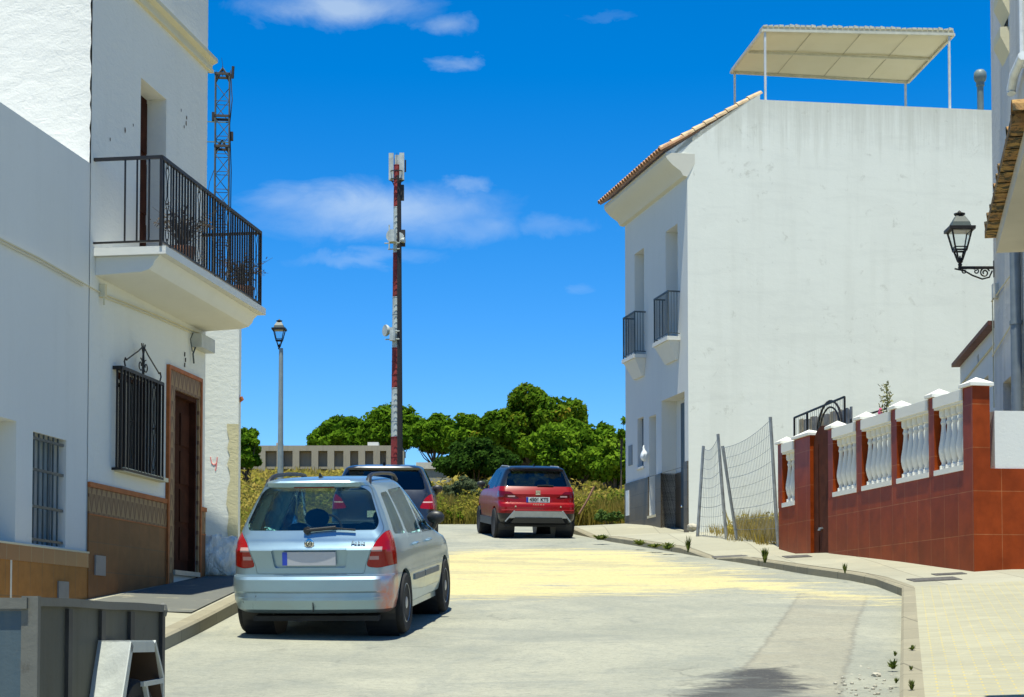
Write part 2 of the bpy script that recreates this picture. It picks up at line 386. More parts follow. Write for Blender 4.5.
def road_mat():
    m_, q = mat('worn_asphalt'); co = q.n('ShaderNodeTexCoord').outputs['Object']
    at_ = lambda n: q.n('ShaderNodeAttribute', attribute_name=n).outputs['Fac']
    big = q.noise(co, .5, 6, .6, .6); fine = q.noise(co, 45, 4, .7); md = q.noise(q.map(co, (1, .45, 1)), 2.2, 7, .65, .8)
    c = q.mix(q.ramp(big, [(.35, 0.0), (.65, 1.0)]), (.25, .255, .205), (.34, .335, .26))
    c = q.mix(q.m('MULTIPLY', q.ramp(md, [(.5, 0.0), (.7, 1.0)]), .5), c, (.20, .215, .19))
    # tar repairs and hairline cracks
    vo = q.n('ShaderNodeTexVoronoi', {'Vector': q.map(co, (.55, .35, 1)), 'Scale': 1.0, 'Randomness': 1.0}, feature='DISTANCE_TO_EDGE')
    dco = q.n('ShaderNodeVectorMath', operation='ADD'); q.set(dco, 0, co); q.set(dco, 1, q.n('ShaderNodeCombineXYZ', {0: q.m('MULTIPLY', q.noise(co, 1.6, 4), .9), 1: q.m('MULTIPLY', q.noise(co, 1.9, 4), .9), 2: 0.0}))
    q.set(vo, 'Vector', q.map(dco.outputs[0], (.5, .34, 1)))
    crk = q.m('MULTIPLY', q.ramp(vo.outputs['Distance'], [(0.0, 1.0), (.012, 0.0)]), q.ramp(q.noise(co, .8, 3), [(.52, 0.0), (.64, .45)]))
    c = q.mix(crk, c, (.07, .07, .065))
    ta_ = q.ramp(q.m('ADD', at_('tan'), q.m('MULTIPLY', q.m('SUBTRACT', q.noise(co, 5, 6, .7), .5), .5)), [(.47, 0.0), (.56, 1.0)])
    tan = q.m('MULTIPLY', ta_, q.m('ADD', .05, q.m('MULTIPLY', q.noise(co, 1.3, 6, .7), .7)))
    c = q.mix(tan, c, q.mix(md, (.30, .265, .18), (.24, .21, .15)))
    ed_ = q.m('ABSOLUTE', q.m('SUBTRACT', q.m('ADD', at_('tan'), q.m('MULTIPLY', q.m('SUBTRACT', q.noise(co, 5, 6, .7), .5), .5)), .515)); edge = q.m('MULTIPLY', q.ramp(ed_, [(0.0, 1.0), (.09, 0.0)]), .45)
    c = q.mix(edge, c, (.12, .11, .09))
    # yellow sand dragged over the road
    sn = q.noise(q.map(co, (.35, 1.7, 1)), 1.5, 8, .68, 1.2); sn2 = q.noise(q.map(co, (1, 1.6, 1)), 7, 6, .7)
    smk = q.m('ADD', q.m('MULTIPLY', at_('sand'), 1.15), q.m('ADD', q.m('MULTIPLY', q.m('SUBTRACT', sn, .5), 3.6), q.m('MULTIPLY', q.m('SUBTRACT', sn2, .5), 1.3)))
    smk = q.m('MULTIPLY', q.ramp(smk, [(.55, 0.0), (1.15, 1.0)]), q.m('GREATER_THAN', at_('sand'), .02))
    c = q.mix(q.m('MULTIPLY', smk, .9), c, q.mix(sn2, (.60, .50, .20), (.50, .44, .24)))
    # thin sand wisps and pale scuffs elsewhere
    wsp = q.ramp(q.noise(q.map(co, (.5, 2.5, 1)), .9, 8, .7, 1.0), [(.66, 0.0), (.76, .6)])
    c = q.mix(q.m('MULTIPLY', wsp, .6), c, (.55, .50, .33))
    on = q.noise(q.map(co, (.8, 1.3, 1)), 2.6, 9, .75, 1.0)
    ok_ = q.m('MULTIPLY', q.ramp(q.m('ADD', q.m('MULTIPLY', at_('oil'), .55), on), [(.74, 0.0), (.95, 1.0)]), .95)
    c = q.mix(ok_, c, (.035, .035, .037))
    sm = q.ramp(q.noise(q.map(co, (.9, 3.2, 1)), 1.7, 6, .6, 1.3), [(.68, 0.0), (.73, 1.0)])
    c = q.mix(q.m('MULTIPLY', sm, .45), c, (.11, .11, .10))
    g2 = q.noise(co, 14, 8, .8); c = q.mix(q.m('MULTIPLY', q.ramp(g2, [(.35, 1.0), (.5, 0.0)]), .38), c, (.10, .105, .095)); c = q.mix(q.m('MULTIPLY', q.ramp(g2, [(.55, 0.0), (.7, 1.0)]), .30), c, (.50, .48, .38))
    pt = q.ramp(q.noise(q.map(co, (.28, .5, 1), (4, 2, 0)), 1.0, 7, .6, 1.2), [(.55, 0.0), (.58, 1.0)]); c = q.mix(q.m('MULTIPLY', pt, .28), c, (.17, .185, .17))
    c = q.mix(q.m('MULTIPLY', q.ramp(fine, [(.45, 0.0), (.8, 1.0)]), .45), c, (.10, .10, .09))
    h = q.m('ADD', q.m('MULTIPLY', fine, .6), q.m('ADD', q.m('MULTIPLY', md, 1.0), g2))
    finish(q, pb(q, c, .88, 0, bump(q, h, .6, .015), **{'Specular IOR Level': .3})); return m_
ROAD = road_mat()
rows = []
Y = 5.0
while Y <= 50.01:
    xl = -3.12 if Y < 38 else -3.12-min(16, (Y-38)*4.0)
    x1 = xr(Y); n_ = 46
    xs_ = [xl+(x1+.02-xl)*i/n_ for i in range(n_+1)]
    if Y >= 38: xs_ = [xl+(-3.12-xl)*i/10 for i in range(10)]+[-3.12+(x1+3.14)*i/(n_-10) for i in range(n_-9)]
    rows.append([(x, Y, G(Y)+(.012*math.sin(x*1.1+Y*.35) if 14 < Y < 48 else 0)) for x in xs_]); Y += .16
sheet('road', rows, ROAD, attrs={'sand': lambda x, y, z: sandf(x, y, z) if 20 < y < 37 else 0.0, 'tan': lambda x, y, z: TAN(x, y, z) if y < 26 else 0.0, 'oil': lambda x, y, z: OIL(x, y, z) if y < 17 else 0.0})

def conc_mat(name, col, tw, th, g=.008, paver=False):
    m_, q = mat(name); co = q.n('ShaderNodeTexCoord').outputs['Object']
    sp = q.n('ShaderNodeSeparateXYZ', {0: co})
    if paver:
        cr = math.atan2(-dr.x, 1)  # aligned with the near kerb
        vec = q.map(co, (1, 1, 1), (0, 0, 0), (0, 0, -math.atan2(dr.x, dr.y)*-1))
    else: vec = co
    br = q.n('ShaderNodeTexBrick', {'Vector': vec, 'Color1': col, 'Color2': tuple(x*.86 for x in col), 'Mortar': ((.42, .35, .15) if paver else tuple(x*.55 for x in col)), 'Scale': 1.0, 'Mortar Size': g, 'Mortar Smooth': .3, 'Bias': 0.0, 'Brick Width': tw, 'Row Height': th}, offset=(.5 if paver else 0.0))
    n1 = q.noise(co, .9, 7, .65, .6); n2 = q.noise(co, 30, 4, .7)
    c = q.mix(q.m('MULTIPLY', q.ramp(n1, [(.4, 0.0), (.7, 1.0)]), .45), br.outputs[0], tuple(x*.68 for x in col))
    sd = q.ramp(q.noise(co, 2.1, 8, .7, .5), [(.58, 0.0), (.72, 1.0)])
    c = q.mix(q.m('MULTIPLY', sd, .35), c, (.55, .48, .30))
    c = q.mix(q.m('MULTIPLY', q.ramp(n2, [(.5, 0.0), (.8, 1.0)]), .25), c, tuple(x*.4 for x in col))
    finish(q, pb(q, c, .9, 0, bump(q, q.m('SUBTRACT', q.m('MULTIPLY', n2, .4), br.outputs[1]), .4, .006), **{'Specular IOR Level': .3})); return m_
PAVER = conc_mat('concrete_block_paving', (.34, .33, .245), .2, .1, .008, True)
SLABC = conc_mat('concrete_slab_paving', (.35, .335, .25), 1.1, 1.3, .010)
KERBC = conc_mat('concrete_kerb', (.27, .245, .17), 1.0, 1.0, .012)
# left pavement and kerb
rows = []
Y = 5.0
while Y <= 31.6:
    rows.append([(x, Y, G(Y)+.14+(-.01 if x > -3.3 else .02*(-3.3-x))) for x in (-8, -6, -5, -4.4, -3.8, -3.29)]); Y += .5
sheet('left_pavement', rows, SLABC)
PATCHC = conc_mat('dark_patch', (.13, .135, .12), 30, 30, .001)  # even dark tone for a sheet just above the left pavement
_q = [gp(x, y, .15) for x, y in ((150, 599), (202, 581), (236, 583), (242, 600), (194, 617.5), (150, 615))]
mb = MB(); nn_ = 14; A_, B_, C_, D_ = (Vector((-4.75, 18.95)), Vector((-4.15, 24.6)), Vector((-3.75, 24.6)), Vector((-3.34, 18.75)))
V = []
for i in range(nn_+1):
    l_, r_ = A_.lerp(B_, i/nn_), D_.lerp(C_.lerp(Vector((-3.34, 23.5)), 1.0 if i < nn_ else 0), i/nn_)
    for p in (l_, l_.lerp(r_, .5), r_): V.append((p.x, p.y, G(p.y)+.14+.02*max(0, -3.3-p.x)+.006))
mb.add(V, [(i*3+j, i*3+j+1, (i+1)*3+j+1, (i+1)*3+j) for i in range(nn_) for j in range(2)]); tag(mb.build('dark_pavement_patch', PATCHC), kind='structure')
def kerb(name, pts, hs_, wd=.16, inward=1):
    mb = MB(); V = []; n = len(pts)
    dens_ = []
    for i in range(n-1):
        a, b = pts[i], pts[i+1]; m = max(1, int((b-a).length/.5))
        for j in range(m): dens_.append((a.lerp(b, j/m), hs_[i]+(hs_[i+1]-hs_[i])*j/m))
    dens_.append((pts[-1], hs_[-1]))
    for i, (p, h) in enumerate(dens_):
        a = dens_[max(0, i-1)][0]; b = dens_[min(len(dens_)-1, i+1)][0]; t = (b-a).normalized(); nr = Vector((t.y, -t.x))*inward
        z = G(p.y); q_ = p+nr*wd; qc = p+nr*.025
        V += [(p.x, p.y, z-.06), (p.x, p.y, z+h-.02), (qc.x, qc.y, z+h), (q_.x, q_.y, z+h+.004), (q_.x, q_.y, z-.06)]
    m = len(dens_); Fc = [(i*5+j, (i+1)*5+j, (i+1)*5+j+1, i*5+j+1) for i in range(m-1) for j in range(4)]+[(0,1,2,3,4), tuple((m-1)*5+i for i in (4,3,2,1,0))]
    mb.add(V, Fc); return tag(mb.build(name, KERBC, fix=True), kind='structure')
kerb('left_kerb', [Vector((-3.12, 5)), Vector((-3.12, 31.6))], [.14, .14], inward=-1)
kerb('right_kerb', [Vector((a.x, a.y)) for a, _ in RK], [h for _, h in RK], inward=1)
# right pavement: block paving close by, concrete further up
def zr(x, Y): 
    d = max(0, x-xr(Y)-.16); return G(Y)+hr(Y)+.006+.05*min(d, 1.8)
def rpave(name, Y0, Y1, m_):
    rows = []; Y = Y0
    while Y <= Y1+.001:
        x0 = xr(Y)+.155; rows.append([(x0+t, Y, zr(x0+t, Y)) for t in (0, .3, .7, 1.2, 1.8, 3, 6, 9)]); Y += .3
    return sheet(name, rows, m_)
YC = RK[2][0].y
rpave('block_pavement', 5.0, 5.0+.3*math.floor((YC-5)/.3), PAVER)
Yb = 5.0+.3*math.floor((YC-5)/.3)
rpave('right_pavement', Yb, Yb+.3*math.floor((44.5-Yb)/.3), SLABC)
# ------------------------------------------------------------------ left houses
LA = math.atan2(1, .155); LF = Fr(-4.74, 20.45, .45, LA); ZB = -LF.loc.z
def lh(px, py, ly=0.0):
    x, z = LF.hit(px, py, ly); return x, z
farx = lh(205, 420)[0]; HT = 8.75; nx = lh(90, 250)[0]
house = LF.thing('townhouse', 'tall white house with a wrought iron balcony and brown tiled base on the left', 'house')
# openings
ux0 = lh(140.3, 150)[0]; ux1 = lh(166, 150)[0]; uzt = lh(166, 99)[1]; slabz = lh(95, 249)[1]
gx0 = lh(115, 400)[0]; gx1 = lh(160, 400)[0]; gz0 = lh(118, 468)[1]; gz1 = lh(118, 366)[1]
dx0 = lh(172.5, 450)[0]; dx1 = lh(196.5, 450)[0]; dzt = lh(172.5, 389)[1]; dzb = lh(172.5, 570)[1]
mb = MB()
wall_holes(mb, nx, farx, -1.2, HT, [(ux0, ux1, slabz, uzt), (gx0+.08, gx1-.08, gz0, gz1), (dx0, dx1, dzb-.02, dzt)], 0, .28)
# far end, roof; the near end wall is separate (rougher render)
mb.add([(farx,0,-1.2),(farx,9,-1.2),(farx,9,HT),(farx,0,HT)], [(0,1,2,3)]); mb.add([(nx,0,HT),(farx,0,HT),(farx,9,HT),(nx,9,HT)], [(0,1,2,3)])
mb.add([(nx,9,-1.2),(nx,9,HT),(farx,9,HT),(farx,9,-1.2)], [(0,1,2,3)])
mb.build('facade_wall', WHITE, house)
mb = MB(); n = 40   # gable end with uneven corner
_r = random.Random(2); rows = [[(nx-.004-.006*_r.random(), i/n*9 if i else .004+.02*_r.random(), 3.4+(HT-3.4)*j/60) for i in range(n+1)] for j in range(61)]
V = [p for r in rows for p in r]; mb.add(V, [(j*(n+1)+i+1, j*(n+1)+i, (j+1)*(n+1)+i, (j+1)*(n+1)+i+1) for j in range(60) for i in range(n)])
mb.build('gable_wall', ROUGHW, house, smooth=60)
# inside the openings
mb = MB().box(ux0, ux1, .26, .30, slabz, uzt)
for i in range(3): mb.box(ux0+.06, ux1-.05, .235, .26, slabz+.15+i*.78, slabz+.8+i*.78)
mb.build('balcony_door', WOODD, house)
mb = MB().box(gx0, gx1, .2, .26, gz0, gz1); wo = mb.build('window', GLASSD, house)
mb = MB()
for a, b in ((gx0+.08, gx0+.14), ((gx0+gx1)/2-.03, (gx0+gx1)/2+.03), (gx1-.14, gx1-.08)): mb.box(a, b, .17, .2, gz0+.06, gz1-.06)
mb.box(gx0+.08, gx1-.08, .172, .2, gz0, gz0+.06).box(gx0+.08, gx1-.08, .172, .2, gz1-.06, gz1); mb.build('frame', WOODD, wo)
MB().box(dx0, dx0+.05, .002, .12, dzb, dzt).box(dx1-.05, dx1, .002, .12, dzb, dzt).box(dx0+.05, dx1-.05, .002, .12, dzt-.06, dzt).build('door_frame', WOODD, house)
mb = MB().box(dx0, dx1, .09, .25, dzb, dzt)
for i in range(2):
    for j in range(4): mb.box(dx0+.1+i*(dx1-dx0-.1)/2, dx0+.02+(i+1)*(dx1-dx0-.1)/2, .075, .09, dzb+.15+j*.5, dzb+.58+j*.5)
dr_ = mb.build('front_door', WOODD, house); MB().ball((dx0+.12, .06, dzb+1.05), .03).build('door_knob', CHROME, dr_, smooth=60)
MB().box(dx0-.02, dx1+.02, -.06, .27, dzb-.06, dzb).build('doorstep', plain('pale_marble', (.5, .42, .3), .4), house)
# window sill
MB().box(gx0, gx1, -.12, .17, gz0-.05, gz0-.001).build('window_sill', CREAM, house)
# dado
TILE = tiles('brown_speckled_tile', (.22, .098, .036), (.18, .083, .032), (.13, .085, .05), .33, .33, .005, .5, blot=5, var=.55, spec=.15)
TILEO = tiles('ochre_tile', (.36, .155, .034), (.32, .14, .030), (.19, .12, .06), .30, .62, .005, .45, blot=7, var=.55, spec=.15)
TRIM = plain('orange_trim_tile', (.34, .105, .03), .5, 0, .2, 9, spec=.15)
def band_mat():
    m_, q = mat('patterned_border_tile'); co = q.n('ShaderNodeTexCoord').outputs['Object']; sp = q.n('ShaderNodeSeparateXYZ', {0: co})
    fr = q.m('FRACT', q.m('DIVIDE', q.m('ADD', sp.outputs[0], 10.0), .15)); zz = q.m('FRACT', q.m('DIVIDE', q.m('SUBTRACT', sp.outputs[2], 10.0-0), .20))
    tri = q.m('ABSOLUTE', q.m('SUBTRACT', fr, .5)); s1 = q.m('GREATER_THAN', q.m('MULTIPLY', tri, 2.0), zz)
    s2 = q.m('LESS_THAN', q.m('ABSOLUTE', q.m('SUBTRACT', q.m('MULTIPLY', tri, 2.0), zz)), .14)
    n1 = q.noise(co, 14, 4)
    c = q.mix(s1, (.20, .115, .055), (.29, .185, .085)); c = q.mix(s2, c, (.12, .05, .025)); c = q.mix(q.m('MULTIPLY', n1, .4), c, (.2, .15, .1))
    finish(q, pb(q, c, .5, **{'Specular IOR Level': .15})); return m_
BAND = band_mat()
dtop = lh(85, 481)[1]; fx0 = lh(168.2, 420, -.03)[0]; fx1 = lh(201.6, 430, -.03)[0]; fzt = lh(168.2, 364, -.03)[1]
iw = fx1-dx1
for a_, b_ in ((nx+.004, fx0), (fx1, farx)):
    dado = MB().box(a_, b_, -.02, -.001, -1.1, dtop-.36).build('tiled_dado', TILE, house)
    MB().box(a_, b_, -.02, -.001, dtop-.36, dtop-.06).build('border_band', BAND, dado)
    MB().box(a_-.004, b_+(.012 if b_ == farx else 0), -.034, -.001, dtop-.058, dtop).build('trim', TRIM, dado)
    MB().box(a_, b_, -.026, -.001, dtop-.372, dtop-.358).build('trim', TRIM, dado)
mb = MB().box(fx0+.05, dx0, -.03, 0, -1.1, dzt).box(dx1, fx1-.05, -.03, 0, -1.1, dzt).box(fx0+.05, fx1-.05, -.03, 0, dzt, fzt-.05)
fr_ = mb.build('door_surround', BAND, house)
MB().box(fx0, fx0+.05, -.045, 0, -1.1, fzt).box(fx1-.05, fx1, -.045, 0, -1.1, fzt).box(fx0+.05, fx1-.05, -.045, 0, fzt-.05, fzt).build('trim', TRIM, fr_)
METER = plain('grey_meter_cover', (.20, .21, .21), .5)
a0, az1 = lh(95.5, 555, -.03); a1, az0 = lh(105, 576, -.03)
MB().box(a0, a1, -.04, -.02, az0, az1).build('meter_box', METER, house)
# cornice high up
cz = lh(212, 68, -.1)[1]
mb = MB()
prof = [(0, cz), (-.05, cz), (-.055, cz+.04), (-.03, cz+.06), (-.04, cz+.11), (-.11, cz+.14), (-.11, cz+.19), (0, cz+.21)]
mb.prism([(p[0], p[1]) for p in prof], 'x', nx-.02, farx+.1); mb.build('cornice', CREAM, house, fix=True)
# balcony
ox = .80
bx0 = lh(95, 250, -.02)[0]; bx1 = lh(260.5, 262, -ox)[0]
mb = MB().box(bx0, bx1+.06, -ox-.06, -.002, slabz-.09, slabz)
prof = [(-.002, slabz-.30), (-.55, slabz-.275), (-.64, slabz-.25), (-.69, slabz-.20), (-.71, slabz-.15), (-.77, slabz-.092), (-.002, slabz-.092)]
mb2 = MB().prism(prof, 'x', bx0+.06, bx1+.0)
b_ = mb.build('balcony_slab', WHITE_S, house, fix=True); mb2.build('coved_soffit', WHITE_S, b_, fix=True, smooth=25)
def twisted(mb, x, y, z0, z1, r=.008): mb.tube([(x, y, z0), (x, y, z1)], r*1.35, 4)
def motif(mb, x, y, z0, z1, along=True):
    """hollow bar motif: two bowed bars with hearts and a diamond"""
    H = z1-z0
    for s_ in (-1, 1):
        pts = []
        for i in range(25):
            t = i/24; wv = .016+.036*(max(0, 1-abs(t-.12)/.10)+max(0, 1-abs(t-.5)/.08)+max(0, 1-abs(t-.88)/.10))
            pts.append((x+s_*wv, y, z0+H*t) if along else (x, y+s_*wv, z0+H*t))
        mb.tube(pts, .006, 4)
    for t in (.06, .3, .5, .7, .94): mb.ball((x, y, z0+H*t), .014, 6)
zt = lh(97, 160.5, -.02)[1]; zb = slabz+.055
r_ = MB(); yo = -ox
rail_end = bx1
r_.box(bx0, rail_end, yo-.02, yo+.02, zt-.02, zt+.02).box(bx0+.003, rail_end, yo-.012, yo+.012, zb-.01, zb+.012)
r_.box(bx0-.018, bx0+.018, yo, -.0, zt-.018, zt+.018).box(bx0-.01, bx0+.01, yo, 0, zb-.01, zb+.012)
r_.box(rail_end-.018, rail_end+.018, yo, -.0, zt-.018, zt+.018).box(rail_end-.01, rail_end+.01, yo, 0, zb-.01, zb+.012)
for x in (bx0, rail_end): r_.box(x-.015, x+.015, yo-.015, yo+.015, slabz, zt+.02)
for i in range(1, 4):
    for x in (bx0, rail_end): twisted(r_, x, yo+i*ox/5.6+.0, zb, zt-.02, .009)
nb = 38; mot = (2, 13, 24, 36)
for i in range(1, nb):
    x = bx0+(rail_end-bx0)*i/nb
    if i in mot: motif(r_, x, yo, zb, zt-.02)
    elif i-1 in mot or i+1 in mot: twisted(r_, x+(.02 if i-1 in mot else -.02), yo, zb, zt-.02)
    else: twisted(r_, x, yo, zb, zt-.02, .0105)
for x in (bx0+.3, (bx0+rail_end)/2, rail_end-.3): r_.tube([(x, yo, slabz-.02), (x, yo, zb)], .012, 5)
r_.build('balcony_railing', IRON, house)
# window grille: projecting cage with scrolls
o2 = -.11; ca, cz1 = lh(121.8, 366.5, o2); cb, _ = lh(163.3, 379, o2); cz0 = lh(121.8, 470, o2)[1]
g_ = MB()
g_.box(ca, cb, o2-.012, o2+.012, cz1-.03, cz1+.01).box(ca, cb, o2-.012, o2+.012, cz0, cz0+.03)
for x in (ca, cb):
    g_.box(x-.012, x+.012, o2, 0, cz1-.03, cz1+.01).box(x-.012, x+.012, o2, 0, cz0, cz0+.03).box(x-.012, x+.012, o2-.012, o2+.012, cz0, cz1)
    twisted(g_, x, o2*.5, cz0, cz1, .010)
for i in range(1, 13):
    x = ca+(cb-ca)*i/13
    if i == 10: motif(g_, x, o2, cz0+.03, cz1-.03)
    elif i == 3: motif(g_, x, o2, cz0+.03, cz1-.03)
    else: twisted(g_, x, o2, cz0, cz1, .013)
g_.box(ca, cb, o2-.008, 0, cz1-.014, cz1-.006)
mx = (ca+cb)/2-.0
def scroll(mb, cx, cy, cz, r, turns=1.4, a0=0, s_=1, th=.008, plane='xz'):
    pts = []
    for i in range(26):
        t = i/25; an = a0+s_*t*turns*2*math.pi; rr = r*(1-t*.75)
        a, b = rr*math.cos(an), rr*math.sin(an)
        pts.append((cx+a, cy, cz+b) if plane == 'xz' else (cx, cy+a, cz+b))
    mb.tube(pts, th, 5)
T = cz1+.36
for s_ in (-1, 1):
    ex_ = mx+s_*(cb-ca)*.42
    g_.tube([(ex_, o2, cz1+.02), (ex_+s_*.03, o2, cz1+.07), (ex_, o2, cz1+.12), (ex_-s_*.05, o2, cz1+.10)], .010, 5)
    g_.tube([(ex_-s_*.03, o2, cz1+.10), (mx+s_*.16, o2, cz1+.27), (mx+s_*.05, o2, T-.03), (mx, o2, T-.10)], .009, 5)
    scroll(g_, mx+s_*.09, o2, cz1+.11, .085, 1.3, math.pi/2 if s_ > 0 else math.pi/2, s_)
    g_.tube([(mx+s_*.02, o2, cz1), (mx+s_*.025, o2, cz1+.16), (mx+s_*.01, o2, cz1+.26), (mx+s_*.06, o2, T+.02)], .009, 5)
g_.tube([(mx, o2, cz1+.2), (mx, o2, T+.03)], [.014, .004], 5)
g_.build('window_grille', IRON, house)
# cable and junction box
cb_ = MB(); pts = []
for x, y in ((-15, 233), (0, 238), (40, 258), (84, 283), (104, 294), (125, 302), (160, 316), (192, 330), (205, 335)):
    a, z = lh(x, y, -.03); pts.append((a, -.02, z))
cab = MB().tube(pts[3:], .009, 5).tube([(p[0], p[1], p[2]-.035) for p in pts[4:]], .007, 5)
cab.build('cable', CREAM, house); LOWCAB = pts[:4]
a, z = lh(104, 291, -.05); MB().box(a-.03, a+.04, -.07, -.002, z-.07, z+.08).tube([(a, -.05, z-.07), (a+.01, -.05, z-.16)], .012, 5).build('junction_box', CREAM, house)
jx0, jz1 = lh(193, 333, -.03); jx1 = farx-.02; jz0 = lh(205, 350, -.1)[1]
MB().box(jx0+.03, jx1, -.14, -.001, jz0, jz1).build('junction_box', plain('grey_plastic_box', (.45, .46, .43), .5), house)
mb = MB().tube([(jx0+.05, -.05, jz0), (jx0-.02, -.04, jz0-.10), (jx0+.02, -.04, jz0-.22)], .012, 5).tube([(jx0, -.03, jz1+.0), (jx0-.1, -.03, jz1-.1), (jx0-.02, -.03, jz1-.25)], .008, 5)
mb.build('cable', GREYIRON, house)
a, z0_ = lh(184.6, 367, -.01); z1_ = lh(184.6, 353, -.01)[1]; 
mb = MB()
for i in range(3): mb.tube([(a+.03*(i % 2), -.012, z0_+.07*i), (a+.03*(i % 2)+.004, -.012, z0_+.07*i+.055)], .008, 4)
mb.build('house_number', IRON, house)
# dark chips on the render
rnd = random.Random(3)
for px, py, r in ((186, 123, .035), (186.5, 118, .025), (184, 127, .02), (125, 130, .03), (133, 125, .018), (110, 139, .02), (181, 110, .02), (165, 9, .02), (172, 17, .02), (181, 26, .022), (190, 34, .02), (198, 42, .02), (156, 1, .02)):
    a, z = lh(px, py); 
    n_ = 7; MB().add([(a+r*rnd.uniform(.5, 1.1)*math.cos(2*math.pi*i/n_), -.003, z+r*1.4*rnd.uniform(.5, 1.1)*math.sin(2*math.pi*i/n_)) for i in range(n_)], [tuple(range(n_))]).build('render_chip', plain('chip_grey', (.14, .11, .09), .9), house)

# low house next door
low = LF.thing('low_house', 'lower white house with a barred window and ochre tiled base nearest on the left', 'house')
lz = lh(86, 160.5, .01)[1]; NX = nx+.012
wx0, _ = lh(33, 500); wx1, _ = lh(66.5, 500); wz1 = lh(33, 431)[1]; wz0 = lh(33, 543.5)[1]; rx1 = lh(16.5, 480)[0]; rz1 = lh(16.5, 421)[1]
ldt = lh(1, 543)[1]
mb = MB(); wall_holes(mb, -7, NX, -1.2, lz, [(wx0, wx1, wz0, wz1), (rx1-1.3, rx1, ldt-.02, rz1)], .008, .25)
mb.add([(-7,.008,lz),(NX,.008,lz),(NX,.25,lz),(-7,.25,lz)], [(0,1,2,3)]); mb.add([(-7,.25,lz),(NX,.25,lz),(NX,.25,lz-.6),(-7,.25,lz-.6)], [(3,2,1,0)])
mb.add([(-7,.25,lz-.6),(NX,.25,lz-.6),(NX,9,lz-.6),(-7,9,lz-.6)], [(0,1,2,3)]); mb.add([(-7,.008,-1.2),(-7,.008,lz),(-7,9,lz),(-7,9,-1.2)], [(0,1,2,3)])
mb.build('facade_wall', WHITE_S, low)
mb = MB().box(wx0, wx1, .2, .24, wz0, wz1); wo = mb.build('window', plain('curtained_glass', (.30, .33, .32), .25), low)
MB().box(wx0, wx0+.06, .16, .2, wz0, wz1).box(wx1-.06, wx1, .16, .2, wz0, wz1).box((wx0+wx1)/2-.03, (wx0+wx1)/2+.03, .17, .2, wz0, wz1).build('frame', plain('alu_frame', (.30, .31, .30), .4), wo)
g_ = MB()
bz = [wz0+.05, wz0+(wz1-wz0)*.34, wz0+(wz1-wz0)*.67, wz1-.06]
for z in bz: g_.box(wx0, wx1-.02, .028, .055, z-.014, z+.014)
for i in range(1, 7):
    x = wx0+(wx1-wx0)*i/7-.03; g_.tube([(x, .04, wz0), (x, .04, wz1)], .011, 5)
g_.build('window_grille', GREYIRON, low)
MB().tube(LOWCAB, .012, 5).tube([(p[0], p[1], p[2]-.03) for p in LOWCAB], .008, 5).build('cable', CREAM, low)
MB().box(rx1-1.3, rx1, .20, .25, ldt, rz1).build('shutter', WHITE_S, low)
lx0_, _ = lh(11, 575, -.012)
MB().box(-7, lx0_-.02, -.012, .006, -1.1, ldt-.16).build('tiled_dado', TILEO, low)
da = MB().box(lx0_+.02, NX, -.012, .006, -1.1, ldt-.16).build('tiled_dado', TILEO, low)
MB().box(-7, NX, -.02, .006, ldt-.16, ldt-.001).build('trim', tiles('dark_rim_tile', (.20, .075, .025), (.17, .07, .03), (.2, .15, .1), .3, .8, .006, .3), da)
MB().box(-7, NX, -.028, .006, ldt, ldt+.02).build('trim', CREAM, da)
MB().box(lx0_-.02, lx0_+.02, -.014, .006, -1.1, ldt-.16).build('tile_joint', plain('white_joint', (.6, .58, .5), .6), da)
a0, az1 = lh(58.2, 581, -.02); a1, az0 = lh(68, 604, -.02)
MB().box(a0, a1, -.03, -.012, az0, az1).build('meter_box', METER, low)

# white end wall of the next plot, facing the camera
p0_ = at(203, 500, 25.9); p1_ = at(238, 500, 25.9)
nx0, nx1 = -6.5, p1_.x
NF = Fr(nx0, 25.9, 1.0, 0)
nb_ = NF.thing('neighbour_wall', 'sunlit white end wall with a red painted 4 beyond the tall house', 'wall')
top = at(220, 312, 25.9).z-1.0
mb = MB().box(0, nx1-nx0, 0, .22, -.9, top); mb.build('wall', stucco('sunlit_white_wall', (.74, .76, .70), dirt=.05, streak=.05, bs=.3), nb_)
yx0 = at(228.5, 500, 25.9).x-nx0; ytop = at(233, 424, 25.9).z-1
mb = MB(); rnd = random.Random(5); n_ = 26
L_ = [(yx0+rnd.uniform(-.03, .03), -.012, -.9+(ytop+.9)*i/n_) for i in range(n_+1)]; Rr = [(nx1-nx0+.004, -.012, -.9+(ytop+.9)*i/n_) for i in range(n_+1)]
mb.add(L_+Rr, [(i, n_+1+i, n_+2+i, i+1) for i in range(n_)])
mb.build('bare_render_strip', stucco('yellowish_bare_render', (.60, .55, .34), stain=(.30, .26, .14), dirt=.4, streak=.3, bs=.4, bscale=9), nb_)
c4 = at(213.6, 463, 25.9)-NF.loc; mb = MB(); s4 = 1/70.0
def st(pts): mb.tube([(c4.x+(x-213.6)*s4, -.002, c4.z+(463-y)*s4) for x, y in pts], .007, 4)
st([(210.5, 457), (211.6, 463), (213.8, 465), (216.5, 463.5)]); st([(217.3, 457), (216.6, 464), (215.6, 471)])
mb.build('painted_number', plain('red_spray_paint', (.85, .16, .14), .7), nb_)
a = at(238, 400, 25.9); MB().tube([(nx1-nx0, .1, a.z-1+.04), (nx1-nx0+.03, .1, a.z-1)], [.05, .04], 7).build('vent_pipe', TRIM, nb_)
